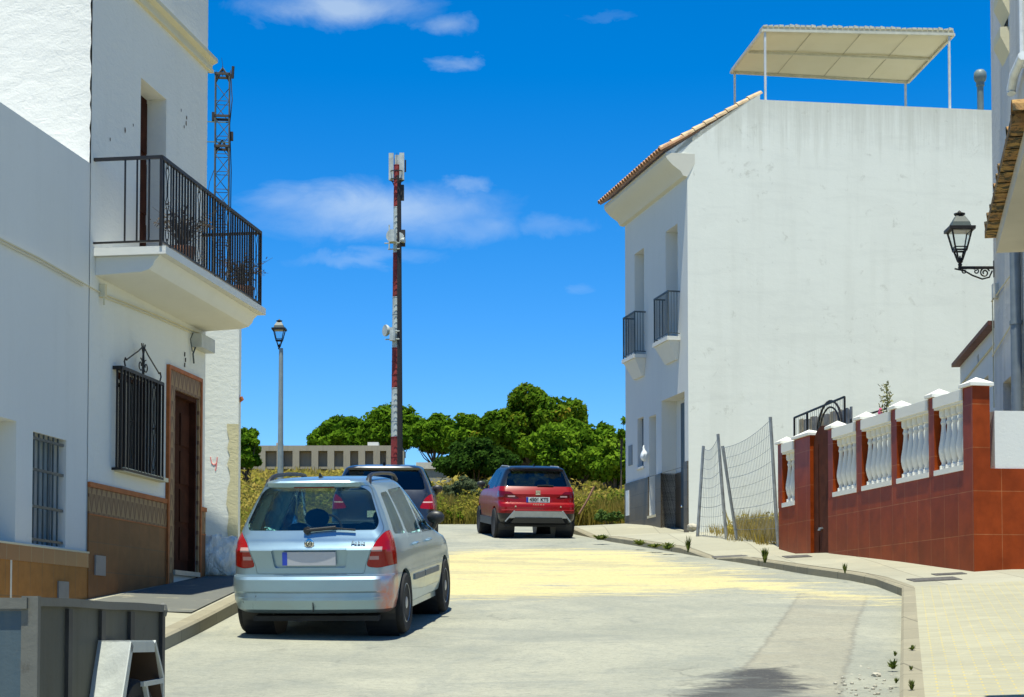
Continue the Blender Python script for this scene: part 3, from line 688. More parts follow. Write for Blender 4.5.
# plastic sacks
def sack(name, lab, c, r, seed, sq):
    rnd = random.Random(seed); bm = bmesh.new(); bmesh.ops.create_icosphere(bm, subdivisions=4, radius=1)
    for v_ in bm.verts:
        p = v_.co.copy(); f = 1+.10*math.sin(p.x*5+seed)*math.cos(p.z*6+p.y*3)+.05*math.sin(p.y*13+seed*2+p.z*9)+.04*math.sin(p.x*17+p.z*12)
        if p.z > .55: f *= 1-.5*(p.z-.55)/.45; p.z *= 1.25
        v_.co = Vector((p.x*f*r*sq[0], p.y*f*r*sq[1], max(-.55*r*sq[2], p.z*f*r*sq[2])))
    me = bpy.data.meshes.new(name); bm.to_mesh(me); bm.free()
    o = link_mesh(name, me, SACK, smooth=70); o.location = (c[0], c[1], G(c[1])+.14+.55*r*sq[2]); o.rotation_euler = (0, 0, seed)
    return tag(o, lab, 'sack', 'plastic rubble sacks')
SACK = None
m_, q = mat('translucent_plastic_sack'); co = q.n('ShaderNodeTexCoord').outputs['Object']; nn = q.noise(co, 7, 6, .6, .8)
finish(q, pb(q, q.mix(nn, (.55, .54, .45), (.85, .83, .74)), .3, 0, bump(q, q.noise(q.map(co, (1, 1, .5)), 9, 5, .6, 1.5), 1.0, .06), **{'Transmission Weight': .0})); SACK = m_
sack('rubble_sack', 'larger grey white plastic sack leaning against the brown tiled house base', (-4.02, 24.6), .36, 1, (1, .8, 1.15))
sack('rubble_sack', 'smaller pale plastic sack between the larger sack and the silver car', (-3.62, 25.0), .30, 4, (.9, .8, 1.1))
# dried pot plants on the balcony
def potplant(lx, ly, lab, seed, h):
    rnd = random.Random(seed); c = LF.M @ Vector((lx, ly, slabz))
    t = thing('potted_plant', lab, 'potted plant', c, LA, 'dried plants on the balcony')
    MB().lathe([(.09, 0), (.13, .02), (.16, .22), (.175, .23), (.175, .26), (.15, .26)], 14).build('pot', plain('terracotta', (.22, .09, .045), .7), t, smooth=40)
    mb = MB()
    for i in range(70):
        an = rnd.uniform(0, 6.28); tl = rnd.uniform(.05, .42); l = h*rnd.uniform(.5, 1)
        p0 = Vector((0, 0, .24)); p1 = Vector((math.cos(an)*tl*.5, math.sin(an)*tl*.5, .24+l*.6)); p2 = Vector((math.cos(an)*tl, math.sin(an)*tl, .24+l*rnd.uniform(.5, 1)))
        mb.tube([p0, p1, p2], [.006, .004, .002], 3)
        for j in range(5):
            c_ = p1.lerp(p2, rnd.random())+Vector((rnd.uniform(-.04, .04), rnd.uniform(-.04, .04), rnd.uniform(-.04, .04))); d = Vector((rnd.uniform(-1, 1), rnd.uniform(-1, 1), rnd.uniform(-1, 1)))*.03; e = Vector((rnd.uniform(-1, 1), rnd.uniform(-1, 1), rnd.uniform(-1, 1)))*.02
            mb.add([c_, c_+d, c_+d+e, c_+e], [(0, 1, 2, 3)])
    mb.build('foliage', plain('dried_leaves', (.07, .05, .03), .9, 0, .4), t)
a = lh(182, 220, -.6)[0]; b = lh(243, 270, -.6)[0]
potplant(a, -.6, 'dried plant in a pot behind the near end of the balcony railing', 1, .62)
potplant(b, -.58, 'dried plant in a pot at the far end of the balcony', 2, .55)
# ------------------------------------------------------------------ white house across the road (gable towards us)
_c = at(688.2, 380, 39.6); RC = (_c.x, 39.6, 2.3); FA = math.atan2(-1, .229)      # local x along the facade towards us, y into the house
WF = Fr(*RC, FA); GA = math.atan2(.14, 1.0); GF = Fr(*RC, GA)
wh = thing('white_townhouse', 'white house with a big blank weathered gable and metal canopy on its roof terrace', 'house', RC, 0)
def wf(px, py, ly=0.0): return WF.hit(px, py, ly)
def gf(px, py, ly=0.0): return GF.hit(px, py, ly)
fL = wf(625.5, 400)[0]                                    # far corner (negative)
def sub(frame, name):   # empty-free parts: bake the frame into vertices
    return frame
def bake(mb, fr):
    T = Matrix.Translation(-Vector(RC)) @ fr.M
    mb.v = [tuple(T @ Vector(p)) for p in mb.v]; return mb
def part(mb, fr, name, m_, parent=None, smooth=None, fix=False):
    return bake(mb, fr).build(name, m_, parent or wh, smooth, fix)
zE = gf(688.5, 176)[1]                                   # wall head under the eaves moulding
_, zR = gf(757, 99.5); xR, _ = gf(760, 100); xFar = 9.0
zTip = wf(605, 218, -.62)[1]
# facade
def H(x0, x1, yt, yb, ly=0.0):
    a, zt_ = wf(x0, yt); b, _ = wf(x1, yt); _, zb_ = wf(x0, yb); return [a, b, zb_, zt_]
bd1 = H(665.5, 677.5, 232, 330); bd2 = H(634.5, 644, 264, 352)
for b in (bd1, bd2): b[2] = None
bz1 = wf(668.2, 333, -.27)[1]; bz2 = wf(634.6, 357, -.27)[1]; bz1 = bz2 = (bz1+bz2)/2
bd1[2] = bz1; bd2[2] = bz2; bd2[3] = bd1[3]
w1 = H(637.5, 643.5, 419, 468); d2 = H(649, 656, 417, 516); en = H(661.5, 684.5, 401, 533); en[2] = -1
mb = MB(); wall_holes(mb, fL, 0, -1.5, zE, [tuple(bd1), tuple(bd2), tuple(w1), tuple(d2), tuple(en)], 0, .35)
part(mb, WF, 'facade_wall', WHITE_S)
en_d = .35
# gable: polygon wall, with side and rear so it is a real body
mb = MB()
poly = [(0, -1.5), (xFar, -1.5), (xFar, zR-.02), (xR, zR), (xR, zR+.12), (xR-.0, zR+.14), (-.50, zE+.50), (-.50, zE+.40), (-.46, zE+.34), (-.34, zE+.22), (-.16, zE+.10), (-.10, zE), (0, zE-.02)]
mb.add([(x, 0, z) for x, z in poly[:5]+[(xR*.0+.0, zE+.50+.5*(zR+.14-zE-.5)/(xR+.5)), (0, zE-.02)]], [tuple(range(7))]); mb.add([(x, 0, z) for x, z in [(0, zE-.02), (0, zE+.5+.5*(zR+.14-zE-.5)/(xR+.5))]+poly[5:-1]], [tuple(range(8))])
part(mb, GF, 'gable_wall', GABLE)
# parapet cap thickness + roof terrace floor and far walls
mb = MB().box(xR, xFar, .001, .2, zR-.5, zR-.021); part(mb, GF, 'parapet', GABLE)
mb = MB().add([(0,0.01,zE-.2),(xFar,0.01,zE-.2),(xFar,4.5,zE-.2),(0,4.5,zE-.2)], [(0,1,2,3)]).add([(xFar,0,-1.5),(xFar,4.7,-1.5),(xFar,4.7,zR),(xFar,0,zR)], [(0,1,2,3)])
fc = GF.I @ (WF.M @ Vector((fL, 0, 0))); mb.add([(fc.x,fc.y,-1.5),(xFar,4.72,-1.5),(xFar,4.72,zE),(fc.x,fc.y,zE)], [(3,2,1,0)]); part(mb, GF, 'rear_wall', GABLE)
# eaves moulding (profile swept along the facade), its end flush with the gable
pr = [(.0, zE-.02), (-.10, zE), (-.16, zE+.10), (-.34, zE+.22), (-.46, zE+.34), (-.50, zE+.40), (-.50, zE+.50), (.3, zE+.50)]
mb = MB().prism(pr, 'x', fL-.12, .015)
part(mb, WF, 'eaves_moulding', stucco('pale_moulding', (.66, .64, .54), dirt=.1, streak=.1, bs=.1), fix=True, smooth=30)
# roof plane and tiles
ROOFT = plain('roof_tile', (.36, .20, .11), .85, 0, .35, 5, .3, 30)
ROOFP = plain('pale_roof_tile', (.52, .38, .22), .85, 0, .3, 5)
ez = zE+.5; out = -.60; rise = (zR+.12-ez); run = xR+.05-0
def rz_(y): return ez+(y-out)*(rise/(run-out))
mb = MB().add([(fL-.15,out,ez),(.005,out,ez),(.005,run,rz_(run)),(fL-.15,run,rz_(run))]+[(fL-.15,out,ez+.05),(.005,out,ez+.05),(.005,run,rz_(run)+.05),(fL-.15,run,rz_(run)+.05)],
              [(0,3,2,1),(4,5,6,7),(0,1,5,4),(1,2,6,5),(2,3,7,6),(3,0,4,7)])
part(mb, WF, 'roof', ROOFT, fix=True)
def barrel(mb, p0, p1, r0, r1, n=7, lift=0.0):
    p0 = Vector(p0); p1 = Vector(p1); t = (p1-p0).normalized(); sd = t.cross(Vector((0, 0, 1))).normalized(); up = sd.cross(t)
    for (p, r, rr) in ((0, 0, 0),):
        V = []
        for P, r in ((p0, r0), (p1, r1)):
            for k_ in (1.0, .82):
                for j in range(n): an = math.pi*j/(n-1); V.append(P+sd*math.cos(an)*r*k_+up*(math.sin(an)*r*k_+lift))
        a, b, c, d = range(0, n), range(n, 2*n), range(2*n, 3*n), range(3*n, 4*n)
        Fc = []
        for j in range(n-1): Fc += [(a[j], a[j+1], c[j+1], c[j]), (b[j+1], b[j], d[j], d[j+1]), (a[j+1], a[j], b[j], b[j+1]), (c[j], c[j+1], d[j+1], d[j])]
        Fc += [(a[0], b[0], d[0], c[0]), (b[-1], a[-1], c[-1], d[-1])]
        mb.add(V, Fc)
mb = MB(); n_ = 9
for i in range(n_):    # verge along the gable
    y0 = out+(run-out)*i/n_; y1 = out+(run-out)*(i+1)/n_+.06
    barrel(mb, (-.055, y0, rz_(y0)+.055), (-.055, y1, rz_(y1)+.035), .10, .085)
part(mb, WF, 'verge_tiles', ROOFP, fix=True)
mb = MB(); x = fL-.1; 
while x < 0:
    barrel(mb, (x, out-.03, ez+.03), (x, out+.7, rz_(out+.7)+.03), .085, .075); x += .19
part(mb, WF, 'eaves_tiles', ROOFT, fix=True)
# windows/doors inside openings
mb = MB().box(bd1[0], bd1[1], .3, .34, bd1[2], bd1[3]).box(bd2[0], bd2[1], .3, .34, bd2[2], bd2[3]); 
part(MB().box(bd1[0], bd1[1], .3, .34, bd1[2], bd1[3]), WF, 'balcony_door', plain('white_shutter', (.5, .52, .52), .5), wh)
part(MB().box(bd2[0], bd2[1], .3, .34, bd2[2], bd2[3]), WF, 'balcony_door', MATS['white_shutter'], wh)
pw = part(MB().box(w1[0], w1[1], .12, .16, w1[2], w1[3]), WF, 'window', plain('grey_blind', (.10, .13, .15), .5), wh)
part(MB().box(w1[0]-.04, w1[1]+.04, -.05, .12, w1[2]-.05, w1[2]-.001), WF, 'sill', WHITE_S, pw)
part(MB().box(d2[0], d2[1], .2, .25, d2[2], d2[3]), WF, 'side_window', plain('white_shutter', (.5,.5,.5)), wh)
part(MB().box(d2[0]-.05, d2[1]+.05, -.04, .2, d2[2]-.06, d2[2]-.001), WF, 'window_sill', CREAM, wh)
# entrance recess box and its door at the near side
ex0, ex1, ezt = en[0], en[1], en[3]
mb = MB(); mb.add([(ex0,.35,-1),(ex1,.35,-1),(ex1,.35,ezt),(ex0,.35,ezt)], [(0,1,2,3)]); part(mb, WF, 'entrance_recess', WHITE_S, wh)
dd = part(MB().box(ex0+.5, ex1-.02, .30, .345, -.4, ezt-.12), WF, 'front_door', plain('blue_grey_door', (.045, .07, .085), .4), wh)
part(MB().ball((ex0+.6, .28, .75), .035), WF, 'door_knob', CHROME, dd)
# stone dado
STONE = tiles('brown_slate_tile', (.105, .085, .058), (.135, .11, .075), (.05, .045, .035), .42, .30, .006, .4, off=0, blot=6, var=.4)
zd = (wf(626, 486, -.03)[1]+wf(655, 474, -.03)[1])/2+.02
mb = MB(); wall_holes(mb, fL-.0, .0, -1.4, zd, [(ex0, ex1, -1.4, zd), (d2[0], d2[1], max(d2[2], -1), zd)], -.03, .03)
mb.add([(fL,-.03,zd),(ex0,-.03,zd),(ex0,0,zd),(fL,0,zd)], [(0,1,2,3)]); mb.add([(ex1,-.03,zd+.1),(0,-.03,zd+.1),(0,0,zd+.1),(ex1,0,zd+.1)], [(0,1,2,3)])
mb.add([(ex1,-.031,zd),(0,-.031,zd),(0,-.031,zd+.1),(ex1,-.031,zd+.1)], [(0,1,2,3)]); mb.add([(0,-.03,-1.4),(0.0,.0,-1.4),(0.0,.0,zd+.1),(0,-.03,zd+.1)], [(0,1,2,3)])
mb.add([(ex0-.0,-.03,-1.4),(ex0,.35,-1.4),(ex0,.35,zd),(ex0,-.03,zd)], [(0,1,2,3)])
mb.box(ex0+.004, ex0+.5, .325, .349, -1.4, zd)
part(mb, WF, 'stone_dado', STONE, wh)
v0 = H(629, 632.5, 446, 466); part(MB().box(v0[0], v0[1], -.02, -.001, v0[2], v0[3]), WF, 'meter_box', METER, wh)
v0 = H(627.5, 630.5, 491, 516); part(MB().box(v0[0], v0[1], -.05, -.031, v0[2], v0[3]), WF, 'name_plate', plain('white_enamel', (.7, .72, .72), .3), wh)
# balconies
def balcony(xa, xb, zfl, seed):
    o_ = -.27; a = wf(xa, 330, o_)[0]; b = wf(xb, 330, o_)[0]
    s_ = part(MB().box(a-.03, b+.03, o_-.04, -.001, zfl-.09, zfl), WF, 'balcony_slab', WHITE_S, wh)
    part(MB().hexa([(a+.12,-.06,zfl-.50),(b-.12,-.06,zfl-.50),(b-.12,-.002,zfl-.50),(a+.12,-.002,zfl-.50)], [(a,o_,zfl-.092),(b,o_,zfl-.092),(b,-.002,zfl-.092),(a,-.002,zfl-.092)]), WF, 'corbel', WHITE_S, s_)
    r = MB(); zt_ = zfl+1.02
    r.box(a-.015, b+.015, o_-.015, o_+.015, zt_-.02, zt_+.015).box(a, b, o_-.008, o_+.008, zfl+.06, zfl+.08)
    for x in (a, b): r.box(x-.012, x+.012, o_+.015, 0, zt_-.019, zt_+.014).box(x-.008, x+.008, o_, 0, zfl+.06, zfl+.08).box(x-.012, x+.012, o_-.012, o_+.012, zfl, zt_)
    n_ = 14
    for i in range(1, n_): r.tube([(a+(b-a)*i/n_, o_, zfl+.07), (a+(b-a)*i/n_, o_, zt_)], .008, 4)
    for i in range(1, 4):
        for x in (a, b): r.tube([(x, o_*i/4, zfl+.07), (x, o_*i/4, zt_)], .008, 4)
    part(r, WF, 'balcony_railing', GREYIRON, wh)
balcony(654.3, 668.4, bz1, 1); balcony(623.4, 634.8, bz2, 2)
# a white carrier bag hung at the window
a, z = wf(644, 455, -.12); c = WF.M @ Vector((a, -.12, z))
bm = bmesh.new(); bmesh.ops.create_icosphere(bm, subdivisions=3, radius=.105)
for v_ in bm.verts: 
    if v_.co.z > .04: v_.co.x *= .45; v_.co.y *= .45; v_.co.z *= 1.5
    v_.co += Vector((math.sin(v_.co.z*40)*.012, math.sin(v_.co.x*50)*.012, 0)); v_.co.z *= 1.5; v_.co.x *= .8
me = bpy.data.meshes.new('bag'); bm.to_mesh(me); bm.free(); o = link_mesh('carrier_bag', me, plain('white_plastic_bag', (.75, .78, .78), .35), smooth=70); o.location = c
tag(o, 'white plastic bag hanging beside the ground floor window of the white house', 'bag')
# canopy on the roof terrace
CT = Fr(*RC, GA)
def cp(px, py, ly):  return CT.hit(px, py, ly)
x0, zc = cp(763, 29, .12); x1, zc1 = cp(954, 33, .12)
yb_ = 2.9
xb0, zb_ = cp(731, 71, yb_); xb1, zb1 = cp(908, 81, yb_)
c0 = thing('roof_canopy', 'cream metal panel canopy on four thin posts on the roof terrace', 'canopy', GF.M @ Vector((x0, .12, zR-2.3+2.3)), GA)
o0 = Vector((x0, .12, zR))
def L(p): return tuple(Vector(p)-o0)
m_, q = mat('cream_panel'); co = q.n('ShaderNodeTexCoord').outputs['Object']
finish(q, q.n('ShaderNodeMixShader', {0: .22, 1: pb(q, q.mix(q.noise(co, 2, 5), (.62, .58, .42), (.70, .66, .52)), .6), 2: q.n('ShaderNodeBsdfTranslucent', {'Color': (.8, .75, .55)})})); PAN = m_; PANW = plain('cream_frame', (.58, .56, .44), .5)
q0 = [(x0, .12, zc), (x1, .12, zc1), (xb1, yb_, zb1), (xb0, yb_, zb_)]
mb = MB().hexa([L(p) for p in q0], [L((p[0], p[1], p[2]+.05)) for p in q0]); mb.build('roof_panel', PAN, c0, fix=True)
fr_ = MB()
Q = [Vector(L((p[0], p[1], p[2]-.035))) for p in q0]
for i in range(4): fr_.tube([Q[i], Q[(i+1) % 4]], .04, 4)
m0, m1 = Q[0].lerp(Q[3], .5), Q[1].lerp(Q[2], .5); fr_.tube([m0, m1], .035, 4)
fr_.build('roof_frame', PANW, c0)
sm = MB()
for t in (.26, .52, .77): sm.tube([Q[0].lerp(Q[1], t)+Vector((0, 0, .028)), Q[3].lerp(Q[2], t)+Vector((0, 0, .033))], .006, 4)
sm.build('panel_seams', plain('seam_grey', (.35, .32, .24), .6), c0)  # thin grey strips along the panel joints
rg = MB()
x = 0
rnd = random.Random(2)
for i in range(36):
    t = i/36; p = Q[0].lerp(Q[1], t); p2 = Q[0].lerp(Q[1], t+.8/36)
    rg.hexa([(p.x, -.03, p.z+.085), (p2.x, -.03, p2.z+.085), (p2.x, .3, p2.z+.085), (p.x, .3, p.z+.085)], [(p.x, -.03, p.z+.085+rnd.choice((.03, .05, .07))), (p2.x, -.03, p2.z+.13), (p2.x, .3, p2.z+.12), (p.x, .3, p.z+.12)])
rg.build('roof_edge_ribs', PANW, c0)
for (px, top_) in ((0, Q[0].lerp(Q[1], .0)+Vector((.05, .02, 0))), (0, Q[0].lerp(Q[1], .975)+Vector((0, .02, 0))), (0, Q[3].lerp(Q[2], .02)), (0, Q[3].lerp(Q[2], .985))):
    b = Vector((top_.x, top_.y, -.3 if top_.y > 1 else -.02)); b.z = -1.2 if top_.y > 1 else -.02
    MB().tube([b, top_], .032, 4).build('post', plain('white_post', (.6, .62, .6), .5), c0)
# vent on the terrace
vx, vz = gf(980.5, 104, .5); v_ = MB().lathe([(.075, -1.0), (.075, .46), (.095, .47), (.095, .56), (.13, .60), (.15, .68), (.14, .78), (.09, .84), (.02, .86)], 14)
o = v_.build('roof_vent', plain('grey_vent_pipe', (.14, .19, .19), .5), smooth=40); o.location = GF.M @ Vector((vx, .5, vz-.05)); tag(o, 'grey pipe vent with a round cowl on the roof terrace parapet', 'vent')

# ------------------------------------------------------------------ tiled wall with balustrade
BA = math.atan2(-7.6, 1.57); BF = Fr(6.34, 24.7, .85, BA)
bw = BF.thing('garden_wall', 'red brown tiled wall topped with white balusters and pillar caps', 'wall')
def bf(px, py, ly=0.0): return BF.hit(px, py, ly)
REDT = tiles('glossy_red_brown_tile', (.33, .055, .009), (.25, .040, .007), (.42, .16, .06), .45, .60, .005, .3, blot=3.2, var=.8, coat=.0, bs=.12, spec=.10)
wz = 2.36-.85; bxf = bf(778.5, 500)[0]
gate0 = bf(810.5, 500)[0]; gate1 = bf(828, 500)[0]
mb = MB()
mb.box(bxf, gate0, 0, .24, -1.2, wz).box(gate1, -.0, 0, .24, -1.2, wz)
mb.box(-.24, 3.0, .2405, .241, -1.2, wz)  # placeholder thin, replaced by front below
mb = MB().box(bxf, gate0, 0, .24, -1.2, wz).box(gate1, 0, 0, .24, -1.2, wz)
mb.build('tiled_wall', REDT, bw)
# front return, facing the camera
fa = math.atan2(.10, 1) - BA
RT = Matrix.Rotation(fa, 4, 'Z')
def rot(mb): mb.v = [tuple(RT @ Vector(p)) for p in mb.v]; return mb
rot(MB().box(.0, 3.2, .003, .24, -1.2, wz+.003)).build('front_wall', REDT, bw)
fz = at(1010, 412, 24.9).z-.85
rot(MB().box(.33, 3.2, .02, .22, wz+.003, fz)).build('white_parapet', WHITE_S, bw)
WB = stucco('white_cast_stone', (.74, .73, .66), dirt=.05, streak=.05, bs=.1)
ptop = bf(969, 388)[1]+.02
def pillar(c, wd, front=False):
    m = MB().box(c-wd/2, c+wd/2, -.004, .252, (-1.1 if front else wz+.001), ptop)
    o = m.build('pillar', REDT, bw)
    e = .038; cap = MB().box(c-wd/2-e, c+wd/2+e, -.012-e, .262+e, ptop, ptop+.045)
    b = [(c-wd/2-e, -.012-e, ptop+.045), (c+wd/2+e, -.012-e, ptop+.045), (c+wd/2+e, .262+e, ptop+.045), (c-wd/2-e, .262+e, ptop+.045)]
    cap.add(b+[(c, .125, ptop+.14)], [(0, 1, 4), (1, 2, 4), (2, 3, 4), (3, 0, 4)])
    cap.build('cap', WB, o)
def bxx(px): return bf(px, 450)[0]
pcs = []
for a, b in ((778.6, 781.6), (794.5, 800), (828.2, 833), (856.4, 862), (891.5, 897), (929, 934.6), (969, 976)):
    c0_, c1_ = bxx(a), bxx(b) if b != 976 else 0.0; pcs.append(((c0_+c1_)/2, abs(c1_-c0_)))
pcs[-1] = (-.12, .30); pcs[1] = ((bxx(794.5)+gate0)/2, abs(gate0-bxx(794.5))); pcs[0] = (bxf+.1, .22)
pcs[-1] = (pcs[-1][0]+.0, .30)
rz0 = wz; bh0 = wz+.075; rt1 = ptop-.012; rt0 = rt1-.155
prof = [(.055, 0), (.055, .05), (.035, .06), (.03, .085), (.05, .13), (.066, .20), (.064, .26), (.045, .36), (.030, .47), (.027, .52), (.04, .55), (.03, .575), (.028, .60), (.05, .615), (.055, .64), (.055, .70)]
for i, (c, wd) in enumerate(pcs):
    pillar(c, max(.17, wd), i in (1, len(pcs)-1))
    if i == len(pcs)-1 or i == 1: continue
    nx = pcs[i+1]; a = c+max(.17, wd)/2; b = nx[0]-max(.17, nx[1])/2
    MB().box(a, b, -.02, .22, wz, bh0).build('base_rail', WB, bw)
    mb = MB().box(a, b, -.025, .225, rt0, rt1).box(a, b, -.005, .205, rt0-.03, rt0); mb.build('top_rail', WB, bw)
    L_ = b-a; n_ = max(2, int(round(L_/.20)))
    for j in range(n_):
        x = a+L_*(j+.5)/n_; s_ = (rt0-.03-bh0)/.70
        MB().lathe([(r*1.12, bh0+h*s_) for r, h in prof], 14, (x, .10, 0)).build('baluster', WB, bw, smooth=35)
# gate
gz = bf(820, 427, .1)[1]
g = MB(); n_ = 10
gp_ = [(gate0, -1.0), (gate1, -1.0)]
for i in range(n_+1):
    an = math.pi*i/n_; gp_.append(((gate0+gate1)/2+(gate1-gate0)/2*math.cos(an), gz-.35+.35*math.sin(an)))
gt = BF.thing('garden_gate', 'dark brown arched plank gate set between the tiled pillars', 'gate')
MB().prism(gp_, 'y', .06, .11).build('gate_leaf', plain('brown_painted_gate', (.085, .026, .013), .7, 0, .25, 6, spec=.1), gt, fix=True)
for i in range(1, 2):
    x = gate0+(gate1-gate0)*.3; MB().box(x, x+.012, .05, .06, -.9, gz-.3).build('batten', WOODD, gt)
for i in ():
    x = gate0+(gate1-gate0)*i/6; MB().box(x-.006, x+.006, .05, .06, -.9, gz-.3).build('batten', WOODD, gt)
MB().box(gate0+.28, gate0+.42, .03, .06, 1.02, 1.05).lathe([(.03, 0), (.03, .02)], 8, (gate0+.3, .04, 1.0)).build('handle', GALV, gt)
# mesh screen and sheets behind the gate
sc_ly = .9
s0 = bf(794.3, 417.8, sc_ly); s1 = bf(844.5, 396.8, sc_ly); s2 = bf(844.8, 440, sc_ly); s3 = bf(794.6, 447, sc_ly); m0 = bf(807, 412.5, sc_ly); m1 = bf(807.5, 441, sc_ly)
ms = BF.thing('mesh_screen', 'dark framed metal mesh screen rising behind the brown gate', 'screen')
mb = MB()
P = lambda p, d=0: (p[0], sc_ly+d, p[1])
low_ = lambda p: (p[0], sc_ly, .6)
for a, b in ((P(s0), P(s1)), (P(s1), low_(s1)), (P(s0), low_(s0)), (P(m0), low_(m1)), (P(s3), P((s2[0], s3[1])))): mb.tube([a, b], .022, 4)
mb.build('frame', IRON, ms)
mb = MB()
for i in range(1, 24):
    x = s0[0]+(s1[0]-s0[0])*i/24; zt_ = s0[1]+(s1[1]-s0[1])*i/24; mb.tube([(x, sc_ly, .8), (x, sc_ly, zt_)], .0035, 3)
for i in range(1, 18): z = 1.3+i*.1; mb.tube([(s0[0], sc_ly, z), (s1[0], sc_ly, z)], .0035, 3) if z < s0[1] else None
mb.build('wire_mesh', GREYIRON, ms)
mb = MB(); cxa = (m0[0]+s1[0])/2; pts = []
for i in range(17): an = math.pi*i/16; pts.append((cxa+.62*math.cos(an), sc_ly+.08, s3[1]+.05+.62*math.sin(an)))
mb.tube(pts, .022, 5); pts2 = [(cxa+(p[0]-cxa)*.82, p[1], s3[1]+.05+(p[2]-s3[1]-.05)*.82) for p in pts]; mb.tube(pts2, .018, 5)
mb.build('arch_hoop', IRON, ms)
b0 = bf(799, 418, 1.4); b1 = bf(851, 406, 1.4)
sh = BF.thing('board_stack', 'weathered grey and tan boards standing behind the mesh screen', 'boards')
rnd = random.Random(7); x = b0[0]; i = 0
bcol = [plain('weathered_board', (.22, .20, .17), .8, 0, .4, 6), plain('tan_board', (.33, .27, .17), .8, 0, .4, 5), plain('corrugated_grey', (.16, .17, .18), .6, .2, .3, 9)]
while x < b1[0]-.05:
    wdt = rnd.uniform(.12, .3) if x < b1[0]-.6 else .09; t = (x-b0[0])/(b1[0]-b0[0]); top_ = b0[1]-.03+(b1[1]-b0[1]+.02)*t-.02*(i % 3)
    MB().box(x, min(x+wdt-.01, b1[0]), 1.4+.02*(i % 2), 1.43+.02*(i % 2), .3, top_).build('board', bcol[2 if t > .82 else (i*7+1) % 3 % 2+0], sh); x += wdt; i += 1
h0 = bf(851, 419.5, 1.2); h1 = bf(885, 419.5, 1.2)
o = MB().tube([(h0[0], 1.2, h0[1]), (h1[0]+.6, 1.2, h0[1])], .018, 5).tube([(h0[0], 1.2, h0[1]), (h0[0], 1.2, .5)], .018, 5).tube([(h1[0]+.6, 1.2, h0[1]), (h1[0]+.6, 1.2, .5)], .018, 5).build('handrail', IRON)
o.location = BF.loc; o.rotation_euler = (0, 0, BA); tag(o, 'thin dark metal handrail behind the white balusters', 'handrail')
# flowering climber
cl = BF.thing('flowering_stem', 'tall thin leafy stem with pink blossom behind the balustrade', 'plant')
a, zt_ = bf(886, 384, .7); zb_ = bf(884, 421, .7)[1]
mb = MB().tube([(a-.03, .7, .6), (a-.02, .7, zb_), (a+.02, .72, (zb_+zt_)/2), (a, .7, zt_)], .012, 5); mb.build('stem', plain('green_stem', (.10, .12, .04), .8), cl)
rnd = random.Random(9); mb = MB()
for i in range(150):
    t = rnd.random()**.8; base = Vector((a+rnd.gauss(0, .035+.16*(t < .12)), .7+rnd.gauss(0, .05), zb_+(zt_-zb_)*t+rnd.gauss(0, .02))); d = Vector((rnd.uniform(-1, 1), rnd.uniform(-1, 1), rnd.uniform(-1, 1)))*.035; e = Vector((rnd.uniform(-1, 1), rnd.uniform(-1, 1), rnd.uniform(-1, 1)))*.03
    mb.add([base, base+d, base+d+e, base+e], [(0, 1, 2, 3)])
for i in range(7):
    t = rnd.random(); base = Vector((a+.0+t*.09, .7, zt_-.0+rnd.gauss(0, .012))); mb.add([base, base+Vector((.03, 0, 0)), base+Vector((.03, 0, .03)), base+Vector((0, 0, .03))], [(0, 1, 2, 3)])
mb.build('leaves', plain('olive_leaf', (.20, .19, .05), .7, 0, .4, 20), cl)
c_ = bf(880.5, 411.5, .68); mb = MB()
for dx, dz in ((0, 0), (.04, -.03), (-.04, -.02), (.0, .03)): mb.ball((c_[0]+dx, .68, c_[1]+dz), .032, 7)
mb.build('blossom', plain('pink_petal', (.75, .10, .25), .6), cl)

# ------------------------------------------------------------------ houses on the right edge
TA = math.atan2(-1, -.114); _c = at(993.3, 250, 30.0); TF = Fr(_c.x, 30.0, 1.3, TA)
def tf(px, py, ly=0.0): return TF.hit(px, py, ly)
th = TF.thing('tall_corner_house', 'tall grey white rendered house cut by the right edge of the view', 'house')
GREYW = stucco('grey_stained_render', (.60, .585, .54), stain=(.27, .26, .23), dirt=.45, streak=.6, bs=.6, bscale=5, bd=.03)
ws = []
for (y0, y1) in ((-28, 0), (20, 38), ):
    a, zt_ = tf(1003, y0); b, _ = tf(1008, y0); _, zb_ = tf(1003, y1); ws.append((a, b, zb_, zt_))
dw = [tf(1003, 390)[0], tf(1012, 390)[0], 0, tf(1003, 383)[1]]
mb = MB(); wall_holes(mb, 0, 3.9, -1.5, 14, ws+[(dw[0], dw[1], -1, dw[3])], 0, .25)
mb.add([(0,0,-1.5),(0,0,14),(0,8,14),(0,8,-1.5)], [(0,1,2,3)]); mb.add([(3.9,0,-1.5),(3.9,8,-1.5),(3.9,8,14),(3.9,0,14)], [(0,1,2,3)]); mb.add([(0,0,14),(3.9,0,14),(3.9,8,14),(0,8,14)], [(0,1,2,3)])
mb.build('facade_wall', GREYW, th)
for (a, b, z0, z1) in ws:
    wo = MB().box(a, b, .18, .22, z0, z1).build('window', plain('grey_blind', (.1,.13,.15)), th); 
    MB().hexa([(a-.1,-.14,z0-.16),(b+.1,-.14,z0-.16),(b+.1,-.001,z0-.45),(a-.1,-.001,z0-.45)], [(a-.1,-.14,z0-.02),(b+.1,-.14,z0-.02),(b+.1,-.001,z0-.02),(a-.1,-.001,z0-.02)]).build('sill', CREAM, wo)
MB().box(dw[0], dw[1], .15, .2, -1, dw[3]).build('window', GLASSD, th)
a, _ = tf(1016, 330, -.1); mb = MB().tube([(a, -.1, -1.3), (a, -.1, 6.0)], .085, 8)
for z in (.5, 2.0, 3.5, 4.9): mb.tube([(a, -.1, z), (a, -.1, z+.06)], .10, 8)
